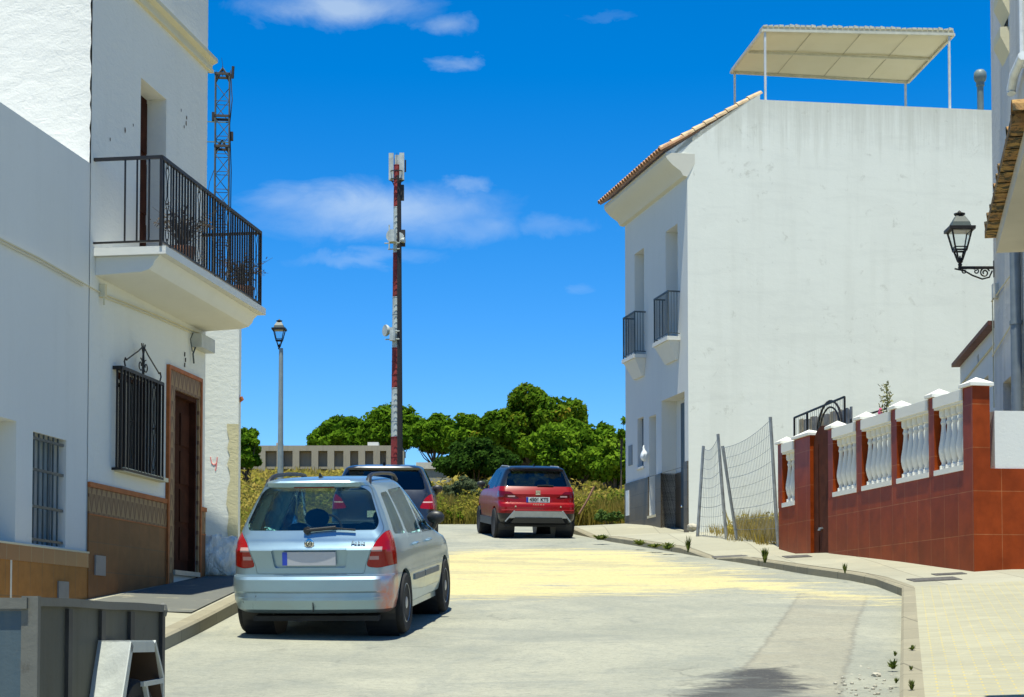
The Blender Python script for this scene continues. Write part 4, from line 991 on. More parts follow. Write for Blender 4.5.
mb.build('downpipe', plain('grey_downpipe', (.16, .19, .21), .5), th, smooth=50)
mb = MB()
for z0_, z1_ in ((372, 322), (300, 272)):
    p = tf(977 if z0_ == 372 else 995.5, z0_-(0 if z0_ == 372 else 2), -.04); q_ = tf(1013, z1_, -.04)
    mb.tube([((.03), -.04, tf(994.5, z0_-18 if z0_ == 372 else z0_-2, -.04)[1]), (q_[0], -.04, q_[1])], .014, 5)
mb.tube([(.06, -.03, tf(993, 410)[1]), (.05, -.03, tf(993, 290)[1])], .012, 5)
mb.build('cable', CREAM, th)
a, z = tf(994.3, 292, -.05); MB().box(a-.02, a+.14, -.09, -.001, z-.12, z+.12).build('junction_box', plain('grey_plastic_box', (.4,.4,.4)), th)
WPL = plain('white_pvc', (.72, .74, .72), .35)
a, z = tf(1021, 75, -.1); mb = MB().tube([(a-.75, -.12, tf(1013.5, 90, -.12)[1]), (a-.78, -.12, z+.02), (a-.5, -.12, z+.16), (a+.3, -.12, z+.2)], .07, 8).tube([(a-.1, -.06, tf(1021, 70, -.06)[1]), (a-.1, -.06, 10.6)], .045, 6)
mb.build('waste_pipe', WPL, th, smooth=50)
# lantern bracket on that corner
def lantern(parent, o, s_=1.0, tilt=0, mat_=IRON):
    """four sided taper lantern hung point down at o (its lowest point)"""
    def fr4(w0, z0, w1, z1, r=.021):
        mb = MB()
        for i in range(4):
            an = math.pi/4+i*math.pi/2
            a = Vector((w0*math.cos(an), w0*math.sin(an), z0)); b = Vector((w1*math.cos(an), w1*math.sin(an), z1)); mb.tube([a, b], r, 4)
        return mb
    def sq(mb, w, z, r=.014):
        pts = [(w*math.cos(math.pi/4+i*math.pi/2), w*math.sin(math.pi/4+i*math.pi/2), z) for i in range(4)]
        for i in range(4): mb.tube([pts[i], pts[(i+1) % 4]], r, 4)
    mb = fr4(.05, .10, .13, .30); mb2 = fr4(.15, .30, .27, .68)
    mb.v += []; 
    mm = MB(); mm.v = mb.v+mb2.v; mm.f = mb.f+[[i+len(mb.v) for i in f] for f in mb2.f]; mm.mi = [0]*len(mm.f)
    sq(mm, .15, .30, .022); sq(mm, .165, .355, .014)
    mm.lathe([(.02, -.02), (.045, .02), (.03, .05), (.06, .08), (.045, .12), (.02, .16), (.01, .2)], 8)
    sq(mm, .29, .69, .026)
    def xf(mb): mb.v = [tuple(Vector(p)*s_+Vector(o)) for p in mb.v]; return mb
    a = xf(mm).build('lantern_frame', mat_, parent)
    R4 = lambda w, z: [(w*math.cos(math.pi/4+i*math.pi/2), w*math.sin(math.pi/4+i*math.pi/2), z) for i in range(4)]
    h = MB().hexa(R4(.35, .68), R4(.33, .74)); h.hexa(R4(.26, .742), R4(.225, .83)); h.hexa(R4(.224, .832), R4(.12, .96))
    xf(h).build('hood', plain('slate_grey_hood', (.035, .055, .055), .5), parent)
    xf(MB().hexa(R4(.351, .675), R4(.353, .735))).build('hood_rim', mat_, parent)
    xf(MB().lathe([(.06, .955), (.11, 1.0), (.11, 1.02), (.05, 1.03), (.03, 1.06), (.005, 1.08)], 10)).build('finial', mat_, parent)
    xf(MB().hexa(R4(.24, .66), R4(.24, .672))).build('reflector', plain('lamp_reflector', (.5, .42, .3), .3), parent)
    gl = MB()
    A = R4(.148, .31); B = R4(.262, .675)
    for i in range(4): gl.add([A[i], A[(i+1) % 4], B[(i+1) % 4], B[i]], [(0, 1, 2, 3)])
    xf(gl).build('pane', glass('lantern_glass', (.93, .95, .95), .1), parent)
bl = thing('wall_lantern', 'black wrought iron lantern on a scrolled bracket at the corner house', 'lantern', TF.M @ Vector((.06, 0, tf(993.5, 268.5)[1])), math.atan2(.114*-1, 1)*0)
arm = .60
mb = MB().box(-arm, 0, -.022, .022, -.022, .022).box(-.012, .012, -.02, .02, -.16, .12)
scroll(mb, -.16, 0, -.085, .085, 1.6, math.pi/2*0+.3, 1, .014); scroll(mb, -.30, 0, -.06, .05, 1.3, 2.5, -1, .012); scroll(mb, -.50, 0, -.06, .05, 1.2, .8, 1, .012)
mb.tube([(-.66, 0, -.015), (-.5, 0, -.05), (-.36, 0, -.13), (-.2, 0, -.19), (-.08, 0, -.16), (-.03, 0, -.05)], .015, 5)
mb.tube([(-arm+.03, 0, -.03), (-arm+.03, 0, .08)], .025, 8)
mb.build('bracket', IRON, bl)
lantern(bl, (-arm+.03, 0, .03), .87)
# low house beyond it
lo_ = TF.thing('low_white_house', 'small white house with a red tile edge between the gable and the corner house', 'house')
eL = tf(957.5, 365)[0]; zt_ = tf(992, 327)[1]
wi = [tf(981, 380)[0], tf(985.5, 380)[0], tf(983, 398)[1], tf(983, 377)[1]]; vt = [tf(974.6, 360)[0], tf(976, 360)[0], tf(975, 364)[1], tf(975, 355)[1]]
mb = MB(); wall_holes(mb, eL, -.005, -1.5, zt_, [tuple(wi), tuple(vt)], .05, .2)
mb.add([(eL,.05,-1.5),(eL,.05,zt_),(eL,6,zt_),(eL,6,-1.5)], [(0,1,2,3)]).add([(eL,.05,zt_),(-.005,.05,zt_),(-.005,6,zt_),(eL,6,zt_)], [(0,1,2,3)])
mb.build('facade_wall', WHITE_S, lo_)
MB().box(wi[0], wi[1], .2, .25, wi[2], wi[3]).build('window', GLASSD, lo_); MB().box(vt[0], vt[1], .2, .25, vt[2], vt[3]).build('vent', GLASSD, lo_)
mb = MB(); x = eL-.12
while x < -.02: mb.box(x, min(x+.24, -.02), -.10, .4, zt_+.0, zt_+.07); x += .25
mb.build('tile_edge', plain('dark_red_tile', (.10, .030, .022), .7, 0, .4, 8), lo_)
MB().tube([(eL+.4, .03, tf(977, 366)[1]-.0), (-.02, .03, tf(993, 343)[1])], .016, 5).build('cable', CREAM, lo_)

# near house on the right: only its overhanging eave reaches into view
EA = math.atan2(-1, -.21); EF = Fr(3.19, 10.8, -.5, EA)
nh = EF.thing('eaves_house', 'house on the right edge whose mossy tiled eave hangs into view', 'house')
def ef(px, py, ly): return EF.hit(px, py, ly)
ez_ = at(985, 229, 10.8).z+.5; ez2 = ez_-.12
eo = (EF.I @ at(985, 229, 10.8)).y
io = (EF.I @ at(997.5, 245, 10.7)).y
LE = 2.53
MB().box(0, 9, 0, 5, -1.5, ez_+.04).build('wall', WHITE_S, nh)
MB().box(0.02, LE, io, -.001, ez2-.02, ez2+.08).build('soffit', plain('beige_soffit', (.52, .47, .38), .8, 0, .1, 2), nh)
mb = MB().hexa([(.02, eo+.08, ez_-.02), (LE, eo+.08, ez_-.02), (LE, io, ez2+.08), (.02, io, ez2+.08)], [(.02, eo+.06, ez_+.02), (LE, eo+.06, ez_+.02), (LE, 0, ez_+.1), (.02, 0, ez_+.1)])
mb.build('eave_board', plain('grey_white_eave', (.55, .56, .55), .7), nh, fix=True)
def moss():
    m_, q = mat('mossy_roof_tile'); co = q.n('ShaderNodeTexCoord').outputs['Object']; n1 = q.noise(co, 7, 6, .65); n2 = q.noise(co, 13, 6, .75, .6)
    c = q.mix(q.ramp(n1, [(.35, 0.0), (.6, 1.0)]), (.26, .12, .04), (.40, .24, .07)); c = q.mix(q.ramp(n2, [(.46, 0.0), (.56, 1.0)]), c, (.04, .035, .015))
    finish(q, pb(q, c, .9, 0, bump(q, n2, .6, .02))); return m_
MOSS = moss()
mb = MB(); x = .03; rnd = random.Random(4)
while x < LE-.1:
    dz = rnd.uniform(-.006, .006); barrel(mb, (x+.10, eo+.015+rnd.uniform(-.01, .01), ez_-.035+dz), (x+.10, eo+.40, ez_+.05+dz), .07, .065); mb.box(x-.02, x+.225, eo+.0, eo+.12, ez_-.045, ez_+.0)
    x += .225
mb.build('eave_tiles', MOSS, nh, fix=True)
mb = MB()
for i in range(7): barrel(mb, (LE, eo+.0+i*.3, ez_-.01+i*.005), (LE, eo+.36+i*.3, ez_-.01+i*.005+.01), .07, .065)
mb.build('verge_tiles', MOSS, nh, fix=True)

# ------------------------------------------------------------------ wire mesh fence in front of the empty plot
fe = thing('mesh_fence', 'sagging wire mesh fence on leaning grey posts before the dry plot', 'fence', (4.3, 34, G(34)))
fo = Vector((4.3, 34, G(34)))
def W3(px, py, Y): return at(px, py, Y)-fo
posts = [((703.5, 446), (697, 530), 36.5), ((718, 434), (727, 527), 35.2), ((722.6, 446), (738, 533), 34.6), ((770.4, 417), (778.5, 530), 32.7)]
PT = []
for i, (t_, b_, Y) in enumerate(posts):
    a, b = W3(*t_, Y), W3(*b_, Y); b.z = min(b.z, G(Y)+.15-fo.z)-.1; PT.append((a, b)); MB().tube([b, a], .032, 7).build('post', GALV, fe, smooth=50)
def meshp(A, B, sag, name, nx, nz):
    mb = MB()
    def P(u_, v_): 
        t = A[0].lerp(B[0], u_); b = A[1].lerp(B[1], u_); p = b.lerp(t, v_); p.z -= sag*4*u_*(1-u_)*v_; p.y += .05*math.sin(u_*7+v_*4); return p
    for i in range(nx+1): mb.tube([P(i/nx, j/6*.9+.08) for j in range(7)], .0035, 3)
    for j in range(nz+1): mb.tube([P(i/8, .08+.9*j/nz) for i in range(9)], .005 if j % 3 == 0 else .0035, 3)
    return mb.build(name, GALV, fe)
meshp(PT[2], PT[3], .10, 'mesh_panel', 30, 9); meshp(PT[0], PT[1], .15, 'mesh_panel', 14, 9)
# ------------------------------------------------------------------ vegetation and far things
def np_mesh(name, V, F_, mats, parent=None, attr=None, mi=None):
    """V (n,3), F_ (m,k) index array"""
    me = bpy.data.meshes.new(name); n, (m, kk) = len(V), F_.shape
    me.vertices.add(n); me.vertices.foreach_set('co', np.asarray(V, np.float32).ravel())
    me.loops.add(m*kk); me.loops.foreach_set('vertex_index', F_.astype(np.int32).ravel())
    me.polygons.add(m); me.polygons.foreach_set('loop_start', np.arange(0, m*kk, kk, dtype=np.int32))
    me.update(calc_edges=True)
    if attr is not None: a = me.attributes.new('tone', 'FLOAT', 'FACE'); a.data.foreach_set('value', np.asarray(attr, np.float32))
    return link_mesh(name, me, mats, parent)
def leafmat(name, stops, trans=.35, dim=.82):
    m_, q = mat(name); t = q.n('ShaderNodeAttribute', attribute_name='tone').outputs['Fac']
    c = q.ramp(t, [(p_, tuple(x_*dim for x_ in c_)) for p_, c_ in stops])
    d = q.n('ShaderNodeBsdfDiffuse', {'Color': c}); tr = q.n('ShaderNodeBsdfTranslucent', {'Color': c})
    mx = q.n('ShaderNodeMixShader', {0: trans, 1: d, 2: tr}); finish(q, mx); return m_
LEAF1 = leafmat('tree_leaves', [(0, (.045, .11, .008)), (.5, (.11, .22, .014)), (1, (.20, .33, .022))])
LEAF2 = leafmat('light_leaves', [(0, (.06, .13, .010)), (.5, (.14, .26, .016)), (1, (.25, .37, .03))])
LEAF3 = leafmat('dark_conifer_leaves', [(0, (.020, .052, .010)), (.6, (.045, .10, .015)), (1, (.08, .15, .02))])
LEAF4 = leafmat('rusty_leaves', [(0, (.045, .105, .008)), (.6, (.11, .21, .015)), (.88, (.20, .28, .02)), (1, (.32, .21, .03))])
BARK = plain('bark', (.10, .075, .05), .95, 0, .35, 6, .6, 20)
def leaves(cl, nleaf, size, rg, flat=.5):
    """cl: (k,4) clump centres and radii -> quads"""
    idx = rg.choice(len(cl), nleaf, p=cl[:, 3]**2/np.sum(cl[:, 3]**2)); d = rg.normal(size=(nleaf, 3)); d /= np.linalg.norm(d, axis=1)[:, None]
    r = cl[idx, 3]*rg.uniform(.35, 1.0, nleaf)**.5
    P = cl[idx, :3]+d*r[:, None]*np.array([1, 1, .8])
    nrm = d*.7+rg.normal(size=(nleaf, 3))*.5+np.array([0, 0, .3]); nrm /= np.linalg.norm(nrm, axis=1)[:, None]
    a = np.cross(nrm, rg.normal(size=(nleaf, 3))); a /= np.linalg.norm(a, axis=1)[:, None]; b = np.cross(nrm, a)
    s_ = size*rg.uniform(.55, 1.3, nleaf)[:, None]; a = a*s_; b = b*s_*.6
    V = np.stack([P-a, P+b*.9, P+a, P-b*.9], 1).reshape(-1, 3); Fq = np.arange(nleaf*4).reshape(-1, 4)
    ct = rg.uniform(0, 1, len(cl)); tone = np.clip(ct[idx]*.55+rg.uniform(0, .5, nleaf), 0, 1)
    return V, Fq, tone
def tree(name, label, base, H_, Wd, crown_z0, seed, leaf, nleaf=9000, lsize=.16, ncl=60, trunk=.16, shape=1.0, cat='tree', grp='trees on the hill behind the street', lobes=None, tr_lean=(0, 0)):
    rg = np.random.default_rng(seed); rnd = random.Random(seed)
    t = thing(name, label, cat, base, 0, grp)
    cz = (crown_z0+H_)/2; hz = (H_-crown_z0)/2; cl = []
    lobes = lobes or [(0, 0, cz, Wd/2, Wd/2, hz)]
    per = ncl//len(lobes)+1
    for (lx, ly, lz_, ax, ay, az) in lobes:
        for i in range(per):
            d = rg.normal(size=3); d /= np.linalg.norm(d)
            if d[2] < -.3: d[2] *= .5
            rr = rg.uniform(.12, 1.0)**.6; rad = min(ax, az)*rg.uniform(.20, .40)
            cl.append((lx+d[0]*(ax-rad*.6)*rr, ly+d[1]*(ay-rad*.6)*rr, lz_+d[2]*(az-rad*.6)*rr, rad))
    cl = np.array(cl); V, Fq, tone = leaves(cl, nleaf, lsize, rg)
    np_mesh('crown', V, Fq, leaf, t, tone)
    mb = MB(); top_ = Vector((tr_lean[0], tr_lean[1], crown_z0+(H_-crown_z0)*.45))
    mb.tube([(0, 0, -.3), (tr_lean[0]*.2, tr_lean[1]*.2, crown_z0*.5), (tr_lean[0]*.6, 0, crown_z0), top_], [trunk*1.3, trunk, trunk*.8, trunk*.35], 8)
    for i in rg.choice(len(cl), min(len(cl), 22), replace=False):
        c = Vector(cl[i][:3]); st_ = Vector((tr_lean[0]*.5, 0, crown_z0*rnd.uniform(.75, 1.1))); mid = st_.lerp(c, .5)+Vector((0, 0, -.1*H_*rnd.random()))
        mb.tube([st_, mid, c], [trunk*.45, trunk*.28, trunk*.08], 5)
    mb.build('trunk', BARK, t, smooth=60); return t
def ptree(name, label, px, pyt, wpx, Y, seed, leaf, cz=.35, **kw):
    s_ = FPX/Y; b = at(px, 400, Y); gz_ = G(Y); H_ = at(px, pyt, Y).z-gz_
    return tree(name, label, (b.x, Y, gz_), H_, wpx/s_, H_*cz, seed, leaf, **kw)
ptree('broadleaf_tree', 'small dark tree just right of the sunlit white end wall', 247, 423, 36, 105, 11, LEAF1, .05, nleaf=9000, lsize=.16, ncl=50)
ptree('broadleaf_tree', 'low wide green tree rising behind the left part of the concrete ruin', 343, 414, 76, 175, 12, LEAF1, .12, nleaf=15000, lsize=.27, ncl=90)
ptree('broadleaf_tree', 'round green tree directly behind the red and white mast', 392, 399, 68, 165, 13, LEAF1, .1, nleaf=16000, lsize=.26, ncl=100)
ptree('broadleaf_tree', 'flat topped green tree between the mast and the dark bushy tree', 434, 414, 62, 160, 14, LEAF1, .15, nleaf=13000, lsize=.24, ncl=70)
ptree('broadleaf_tree', 'dark tree with a bare trunk showing at its left side, left of the largest tree', 468, 411, 52, 128, 15, LEAF1, .2, nleaf=12000, lsize=.2, ncl=60)
b_ = at(530, 400, 112); gz_ = G(112); Ht = at(530, 384, 112).z-gz_; sc_ = 112/FPX
tree('broadleaf_tree', 'largest rusty green tree with a domed crown above the red car', (b_.x, 112, gz_), Ht, 108*sc_, Ht*.25, 16, LEAF4, nleaf=42000, lsize=.17, ncl=230, trunk=.3,
     lobes=[(6*sc_, 0, Ht*.66, 52*sc_, 3.4, Ht*.335), (34*sc_, .4, Ht*.62, 24*sc_, 2.5, Ht*.26), (-28*sc_, 0, Ht*.52, 32*sc_, 3, Ht*.28), (-2*sc_, 0, Ht*.42, 48*sc_, 3, Ht*.3)])
ptree('broadleaf_tree', 'dark green bushy tree low in front of the largest tree', 476, 434, 92, 92, 17, LEAF3, .0, nleaf=22000, lsize=.13, ncl=120)
ptree('broadleaf_tree', 'bright light green bushy tree right of the red car roof', 572, 416, 100, 86, 18, LEAF2, .0, nleaf=28000, lsize=.14, ncl=140)
ptree('broadleaf_tree', 'light green tree touching the white house facade', 614, 430, 66, 80, 19, LEAF2, .0, nleaf=14000, lsize=.13, ncl=70)
ptree('broadleaf_tree', 'darker tree top between the largest tree and the white house', 604, 422, 46, 98, 20, LEAF1, .1, nleaf=9000, lsize=.15, ncl=50)
ptree('sapling', 'thin sapling poking out beside the white house corner', 621, 410, 22, 62, 21, LEAF1, .6, nleaf=260, lsize=.09, ncl=9, trunk=.03)
ptree('shrub', 'grey green shrub at the roadside left of the red car', 466, 473, 62, 60, 22, leafmat('grey_green_leaves', [(0, (.06, .085, .04)), (1, (.16, .20, .10))]), .0, nleaf=9000, lsize=.055, ncl=50, trunk=.03, cat='shrub', grp='shrubs at the top of the street')
ptree('shrub', 'low dark green shrub at the foot of the white house', 609, 507, 34, 48.2, 23, leafmat('blue_green_leaves', [(0, (.06, .13, .03)), (1, (.20, .30, .08))]), .0, nleaf=3500, lsize=.035, ncl=26, trunk=.02, cat='shrub', grp='shrubs at the top of the street')
ptree('shrub', 'small green weed clump at the road edge behind the silver car mirror', 455, 509, 30, 50.3, 24, MATS.get('x') or LEAF2, .0, nleaf=2500, lsize=.035, ncl=20, trunk=.02, cat='shrub', grp='shrubs at the top of the street')
# grass: many crossed blades, one countless mass
GRASS = leafmat('meadow_grass', [(0, (.09, .11, .022)), (.35, (.20, .19, .035)), (.6, (.36, .28, .06)), (.85, (.50, .38, .10)), (1, (.40, .40, .07))], .4)
def grass(name, label, regions, seed):
    rg = np.random.default_rng(seed); PV = []; TN = []
    for (x0, x1, y0, y1, n, h, wd, t0, t1) in regions:
        x = rg.uniform(x0, x1, n); y = rg.uniform(y0, y1, n)
        patch = .5+.5*np.sin(x*.45+1.3*np.sin(y*.23)+seed)*np.cos(y*.31+x*.13); hh = h*(.55+.6*patch)*rg.uniform(.5, 1.15, n)
        gz_ = np.interp(y, _GY, _GZ) ; gz_ = np.array([G(v_) for v_ in np.linspace(y0, y1, 80)]); gz_ = np.interp(y, np.linspace(y0, y1, 80), gz_)
        an = rg.uniform(0, np.pi, n); c, s_ = np.cos(an)*wd, np.sin(an)*wd; lx, ly = rg.normal(0, .16, n)*hh, rg.normal(0, .16, n)*hh
        b0 = np.stack([x-c, y-s_, gz_-.08], 1); b1 = np.stack([x+c, y+s_, gz_-.08], 1); t = np.stack([x+lx, y+ly, gz_+hh], 1); t2 = np.stack([x+lx*.5+c*.8, y+ly*.5+s_*.8, gz_+hh*.6], 1)
        PV.append(np.stack([b0, b1, t2, t], 1).reshape(-1, 3)); TN.append(np.clip(t0+(t1-t0)*(patch*.5+rg.uniform(0, .5, n)), 0, 1))
    V = np.concatenate(PV); o = np_mesh(name, V, np.arange(len(V)).reshape(-1, 4), GRASS, None, np.concatenate(TN)); return tag(o, label, 'grass', None, 'stuff')
grass('dry_grass', 'tall golden and green wild grass covering the hillside', [
    (-20, -3.6, 32.5, 46, 20000, .55, .014, .15, 1.0), (-30, -3, 50, 62, 26000, .5, .018, .3, 1.0), (-3, 9, 49.8, 60, 30000, .75, .014, .2, 1.0),
    (-40, 25, 62, 85, 40000, .55, .03, .3, 1.0), (-50, 25, 85, 130, 40000, .6, .05, .45, 1.0), (-60, 25, 130, 180, 22000, .7, .09, .5, 1.0)], 3)
grass('dry_weeds', 'tangle of dry straw coloured weeds along the mesh fence', [
    (4.55, 6.4, 32.9, 37.5, 3600, .6, .008, .5, .95), (4.15, 5.5, 34.0, 38.4, 1500, .34, .008, .4, .9), (4.9, 10, 34, 39.0, 3000, .5, .009, .4, .95)], 5)
# broad-leaved weeds standing among the grass, another countless mass
def wildweeds(name, label, regs, leaf, seed):
    rg = np.random.default_rng(seed); Vs, Ts = [], []
    for (x0, x1, y0, y1, ncl, r0, r1, hh, nl, ls, t0, t1) in regs:
        x = rg.uniform(x0, x1, ncl); y = rg.uniform(y0, y1, ncl); r = rg.uniform(r0, r1, ncl); z = np.array([G(v_) for v_ in y])+hh*rg.uniform(.1, 1, ncl)*(.6+.5*np.sin(x*1.7+y))
        cl = np.stack([x, y, z, r], 1); V, Fq, tone = leaves(cl, nl, ls, rg); big = .5+.5*np.sin(V[::4, 0]*.9+2*np.sin(V[::4, 1]*.4)+seed); Vs.append(V); Ts.append(np.clip(t0+(t1-t0)*(big*.6+tone*.4), 0, 1))
    V = np.concatenate(Vs); return tag(np_mesh(name, V, np.arange(len(V)).reshape(-1, 4), leaf, None, np.concatenate(Ts)), label, 'weeds', None, 'stuff')
WW = leafmat('wild_weed_leaves', [(0, (.07, .13, .02)), (.35, (.17, .22, .03)), (.6, (.34, .30, .05)), (.85, (.46, .36, .09)), (1, (.55, .47, .10))], .4)
wildweeds('wild_weeds', 'yellow and green flowering weeds massed along the top of the street', [
    (-3.2, 9, 49.9, 53, 420, .18, .42, 1.0, 30000, .05, 0.1, 1), (-14, -3, 50, 58, 500, .2, .5, .7, 22000, .06, .3, 1), (-9, -3.5, 32.8, 46, 260, .15, .4, .45, 16000, .045, .3, 1),
    (-30, 20, 60, 85, 700, .3, .8, .5, 26000, .10, .35, 1), (-40, 20, 85, 140, 600, .4, 1.1, .5, 16000, .16, .45, 1)], WW, 31)
wildweeds('straw_weeds', 'dry brown and straw weeds at the foot of the wire fence', [(4.5, 6.3, 33, 38, 120, .12, .30, .55, 9000, .035, .6, 1), (5.2, 9.5, 35, 39, 90, .15, .3, .4, 5000, .04, .3, .9)], WW, 33)
# concrete ruin on the hill
RY = 150.0; r0 = at(238, 474, RY); s_ = RY/FPX
CONC = stucco('raw_concrete', (.34, .30, .22), stain=(.12, .11, .09), dirt=.5, streak=.4, bs=.4)
CONCD = stucco('brown_block_infill', (.40, .33, .25), stain=(.15, .13, .11), dirt=.4, streak=.3)  # brownish block colour of the infill wall and one roof hut
ru = thing('concrete_ruin', 'long unfinished concrete building with a row of open bays behind the meadow', 'building', (r0.x, RY, G(RY)))
def RP(px): return (px-238)*s_
zt0 = at(300, 445.5, RY).z-G(RY); zt1 = at(400, 449, RY).z-G(RY)
x = 238; MB().box(RP(228), RP(402), 0, 6, zt0-.45, zt0).build('roof_slab', CONC, ru)
MB().box(RP(228), RP(402), .75, .95, -1, zt0-.45).build('infill_wall', CONCD, ru)
for px in (243, 262, 280, 296, 315, 331, 347, 362, 377, 390, 401): MB().box(RP(px)-.28, RP(px)+.28, .0, 1.2, -1, zt0-.45).build('column', CONC, ru)
MB().box(RP(228), RP(402), .25, .5, zt0-1.95, zt0-1.75).build('rail_beam', CONC, ru)
MB().box(RP(229), RP(401), .3, .45, -1, zt0-2.6).build('parapet', CONC, ru)
MB().box(RP(273), RP(279), 2, 3, zt0, zt0+.45).build('roof_hut', CONCD, ru); MB().box(RP(366), RP(377), 2, 3, zt0, zt0+.5).build('roof_hut', WHITE_S, ru)
pw_ = at(430, 475, 95); o = thing('pale_wall', 'pale rendered wall with a light coping just behind the dark car', 'wall', (pw_.x, 95, G(95)))
a = at(418, 466, 95).x-pw_.x; b = at(452, 466, 95).x-pw_.x; zt_ = at(430, 469, 95).z-G(95); zt2 = at(430, 462.5, 95).z-G(95)
MB().box(a, b, 0, .3, -1, zt_).build('wall', plain('pale_grey_wall', (.30, .30, .24), .8), o); MB().box(a-.1, b+.1, -.1, .4, zt_, zt2).build('coping', plain('pale_coping', (.55, .52, .42), .8), o)
# red and white telecom mast
MY = 105.0; sM = MY/FPX; mb0 = at(396, 470, MY); mast = thing('telecom_mast', 'tall red and white banded telecom mast with antennas and dishes', 'mast', (mb0.x, MY, G(MY)))
REDM = plain('faded_red_paint', (.22, .022, .020), .7, 0, .5, 3); WHM = plain('faded_white_paint', (.44, .48, .46), .6, 0, .25, 3); CABM = plain('black_cable_bundle', (.022, .02, .02), .7)
def mz(y): return at(396, y, MY).z-G(MY)
def rad(z): t = z/mz(160); return .32*(1-t)+.17*t
bands = [(540, 497, 0), (497, 467, 1), (467, 438, 1), (438, 389, 0), (389, 330, 1) , (330, 297, 0), (297, 253, 1), (253, 207, 0), (207, 165, 1)]
bands = [(540, 437, 1), (437, 388, 0), (388, 348, 1), (348, 297, 0), (297, 253, 1), (253, 207, 0), (207, 165, 1)]
for (ya, yb2, red) in bands:
    za, zb2 = (mz(ya) if ya < 500 else -.5), mz(yb2); mb = MB(); n_ = max(3, int((zb2-za)/.9))
    pr_ = []
    for i in range(n_):
        z0_, z1_ = za+(zb2-za)*i/n_, za+(zb2-za)*(i+1)/n_; pr_ += [(rad(z0_), z0_), (rad(z1_), z1_-.05), (rad(z1_)*1.05, z1_-.045), (rad(z1_)*1.05, z1_)]
    mb.lathe(pr_, 12)
    for i in range(int((zb2-za)/.35)): z = za+.35*i+.1; r = rad(z)+.02; mb.tube([(-.14, -r*.93, z), (.10, -r*.97, z)], .014, 4)
    mb.build('mast_section', REDM if red else WHM, mast, smooth=50)
mb = MB()
for i in range(9): an = -1.15+i*.16; mb.tube([(rad(z)*1.12*math.cos(an), rad(z)*1.12*math.sin(an), z) for z in np.linspace(0, mz(176), 12)], .055, 5)
mb.build('cable_bundle', CABM, mast)
for dx, dy in ((-.33, -.1), (.30, -.15), (0, .32)):
    zc_ = mz(168); MB().box(dx-.14, dx+.14, dy-.08, dy+.08, zc_-.75, zc_+.85).build('panel_antenna', WHM, mast)
mb = MB()
for z in (mz(180), mz(172)): mb.tube([(.42*math.cos(a), .42*math.sin(a), z) for a in np.linspace(0, 6.28, 9)], .035, 4); mb.tube([(-.42, 0, z), (.42, 0, z)], .03, 4)
mb.tube([(-.3, 0, mz(180)), (-.1, 0, mz(188))], .04, 4).tube([(.3, 0, mz(180)), (.1, 0, mz(188))], .04, 4).tube([(0, 0, mz(166)), (0, 0, mz(153))], .02, 4).tube([(-.15, 0, mz(166)), (-.15, 0, mz(158))], .015, 4)
mb.tube([(.5, 0, mz(172)), (.5, 0, mz(160))], .05, 5)
mb.build('antenna_frame', CABM, mast)
def dish(px, py, r, dirx, diry, nm='dish'):
    c = at(px, py, MY)-Vector((mb0.x, MY, G(MY))); mb = MB().lathe([(r, 0), (r, .12), (r*.8, .22), (r*.3, .3)], 14); R3 = Vector((dirx, diry, .0)).normalized().to_track_quat('-Z', 'Y').to_matrix()
    mb.v = [tuple(R3 @ Vector(p)+c+Vector((0, -.2, 0))) for p in mb.v]; mb.build(nm, WHM, mast, smooth=40); MB().tube([c+Vector((0, -.1, 0)), (0, 0, c.z)], .05, 5).build('dish_arm', GALV, mast)
dish(390.5, 236, .34, -.8, -1); dish(385, 331, .34, -1, -.6); dish(405, 241, .16, 1, -.3); dish(399, 238, .3, -.2, -1)
mb = MB()
for z, w_ in ((mz(244), .7), (mz(250), .5), (mz(340), .65), (mz(332), .6)): mb.tube([(-w_, -.2, z), (.2, -.35, z)], .04, 5)
mb.tube([(-.42, -.3, mz(226)), (-.42, -.3, mz(250))], .045, 5)
mb.build('radio_brackets', WHM, mast)
MB().tube([(-.2, -.5, mz(232)), (-.2, -.5, mz(244))], .22, 8).build('radio_drum', WHM, mast); MB().tube([(-.2, -.45, mz(329)), (-.2, -.45, mz(342))], .18, 8).build('radio_drum', WHM, mast)
mb = MB().box(.22, .5, -.1, .2, mz(246), mz(230)).box(.2, .42, -.1, .2, mz(200), mz(185)); mb.build('equipment_box', CABM, mast)
# lattice tower behind the tall house
TY = 62.0; tb = at(221, 300, TY); lt = thing('lattice_tower', 'narrow grey steel lattice tower behind the balcony', 'tower', (tb.x, TY, G(TY)), .12)
def tz(y): return at(221, y, TY).z-G(TY)
W_ = .24; ztop = tz(76)
mb = MB(); C4 = [(-W_, -W_), (W_, -W_), (W_, W_), (-W_, W_)]
for cx, cy in C4: mb.tube([(cx, cy, -.2), (cx, cy, ztop)], .032, 4)
DKG = plain('dark_weathered_steel', (.085, .095, .085), .7, .2, .3); mb.build('tower_legs', DKG, lt)
mb = MB(); z = 0; i = 0
while z+.62 < ztop:
    for a in range(4):
        p, q2 = C4[a], C4[(a+1) % 4]; mb.tube([(*p, z), (*q2, z+.62)] if i % 2 == 0 else [(*q2, z), (*p, z+.62)], .016, 4); mb.tube([(*p, z), (*q2, z)], .014, 4)
    z += .62; i += 1
mb.build('cross_bracing', DKG, lt)
mb = MB()
for y in (76, 148, 118):
    for a in range(4): p, q2 = C4[a], C4[(a+1) % 4]; mb.box(min(p[0], q2[0])-.03, max(p[0], q2[0])+.03, min(p[1], q2[1])-.03, max(p[1], q2[1])+.03, tz(y)-.03, tz(y)+.05); 
for yb3 in (76, 148):
    for a in range(4): mb.tube([(*C4[a], tz(yb3)-.15), (0, 0, tz(yb3)+.28)], .03, 4)
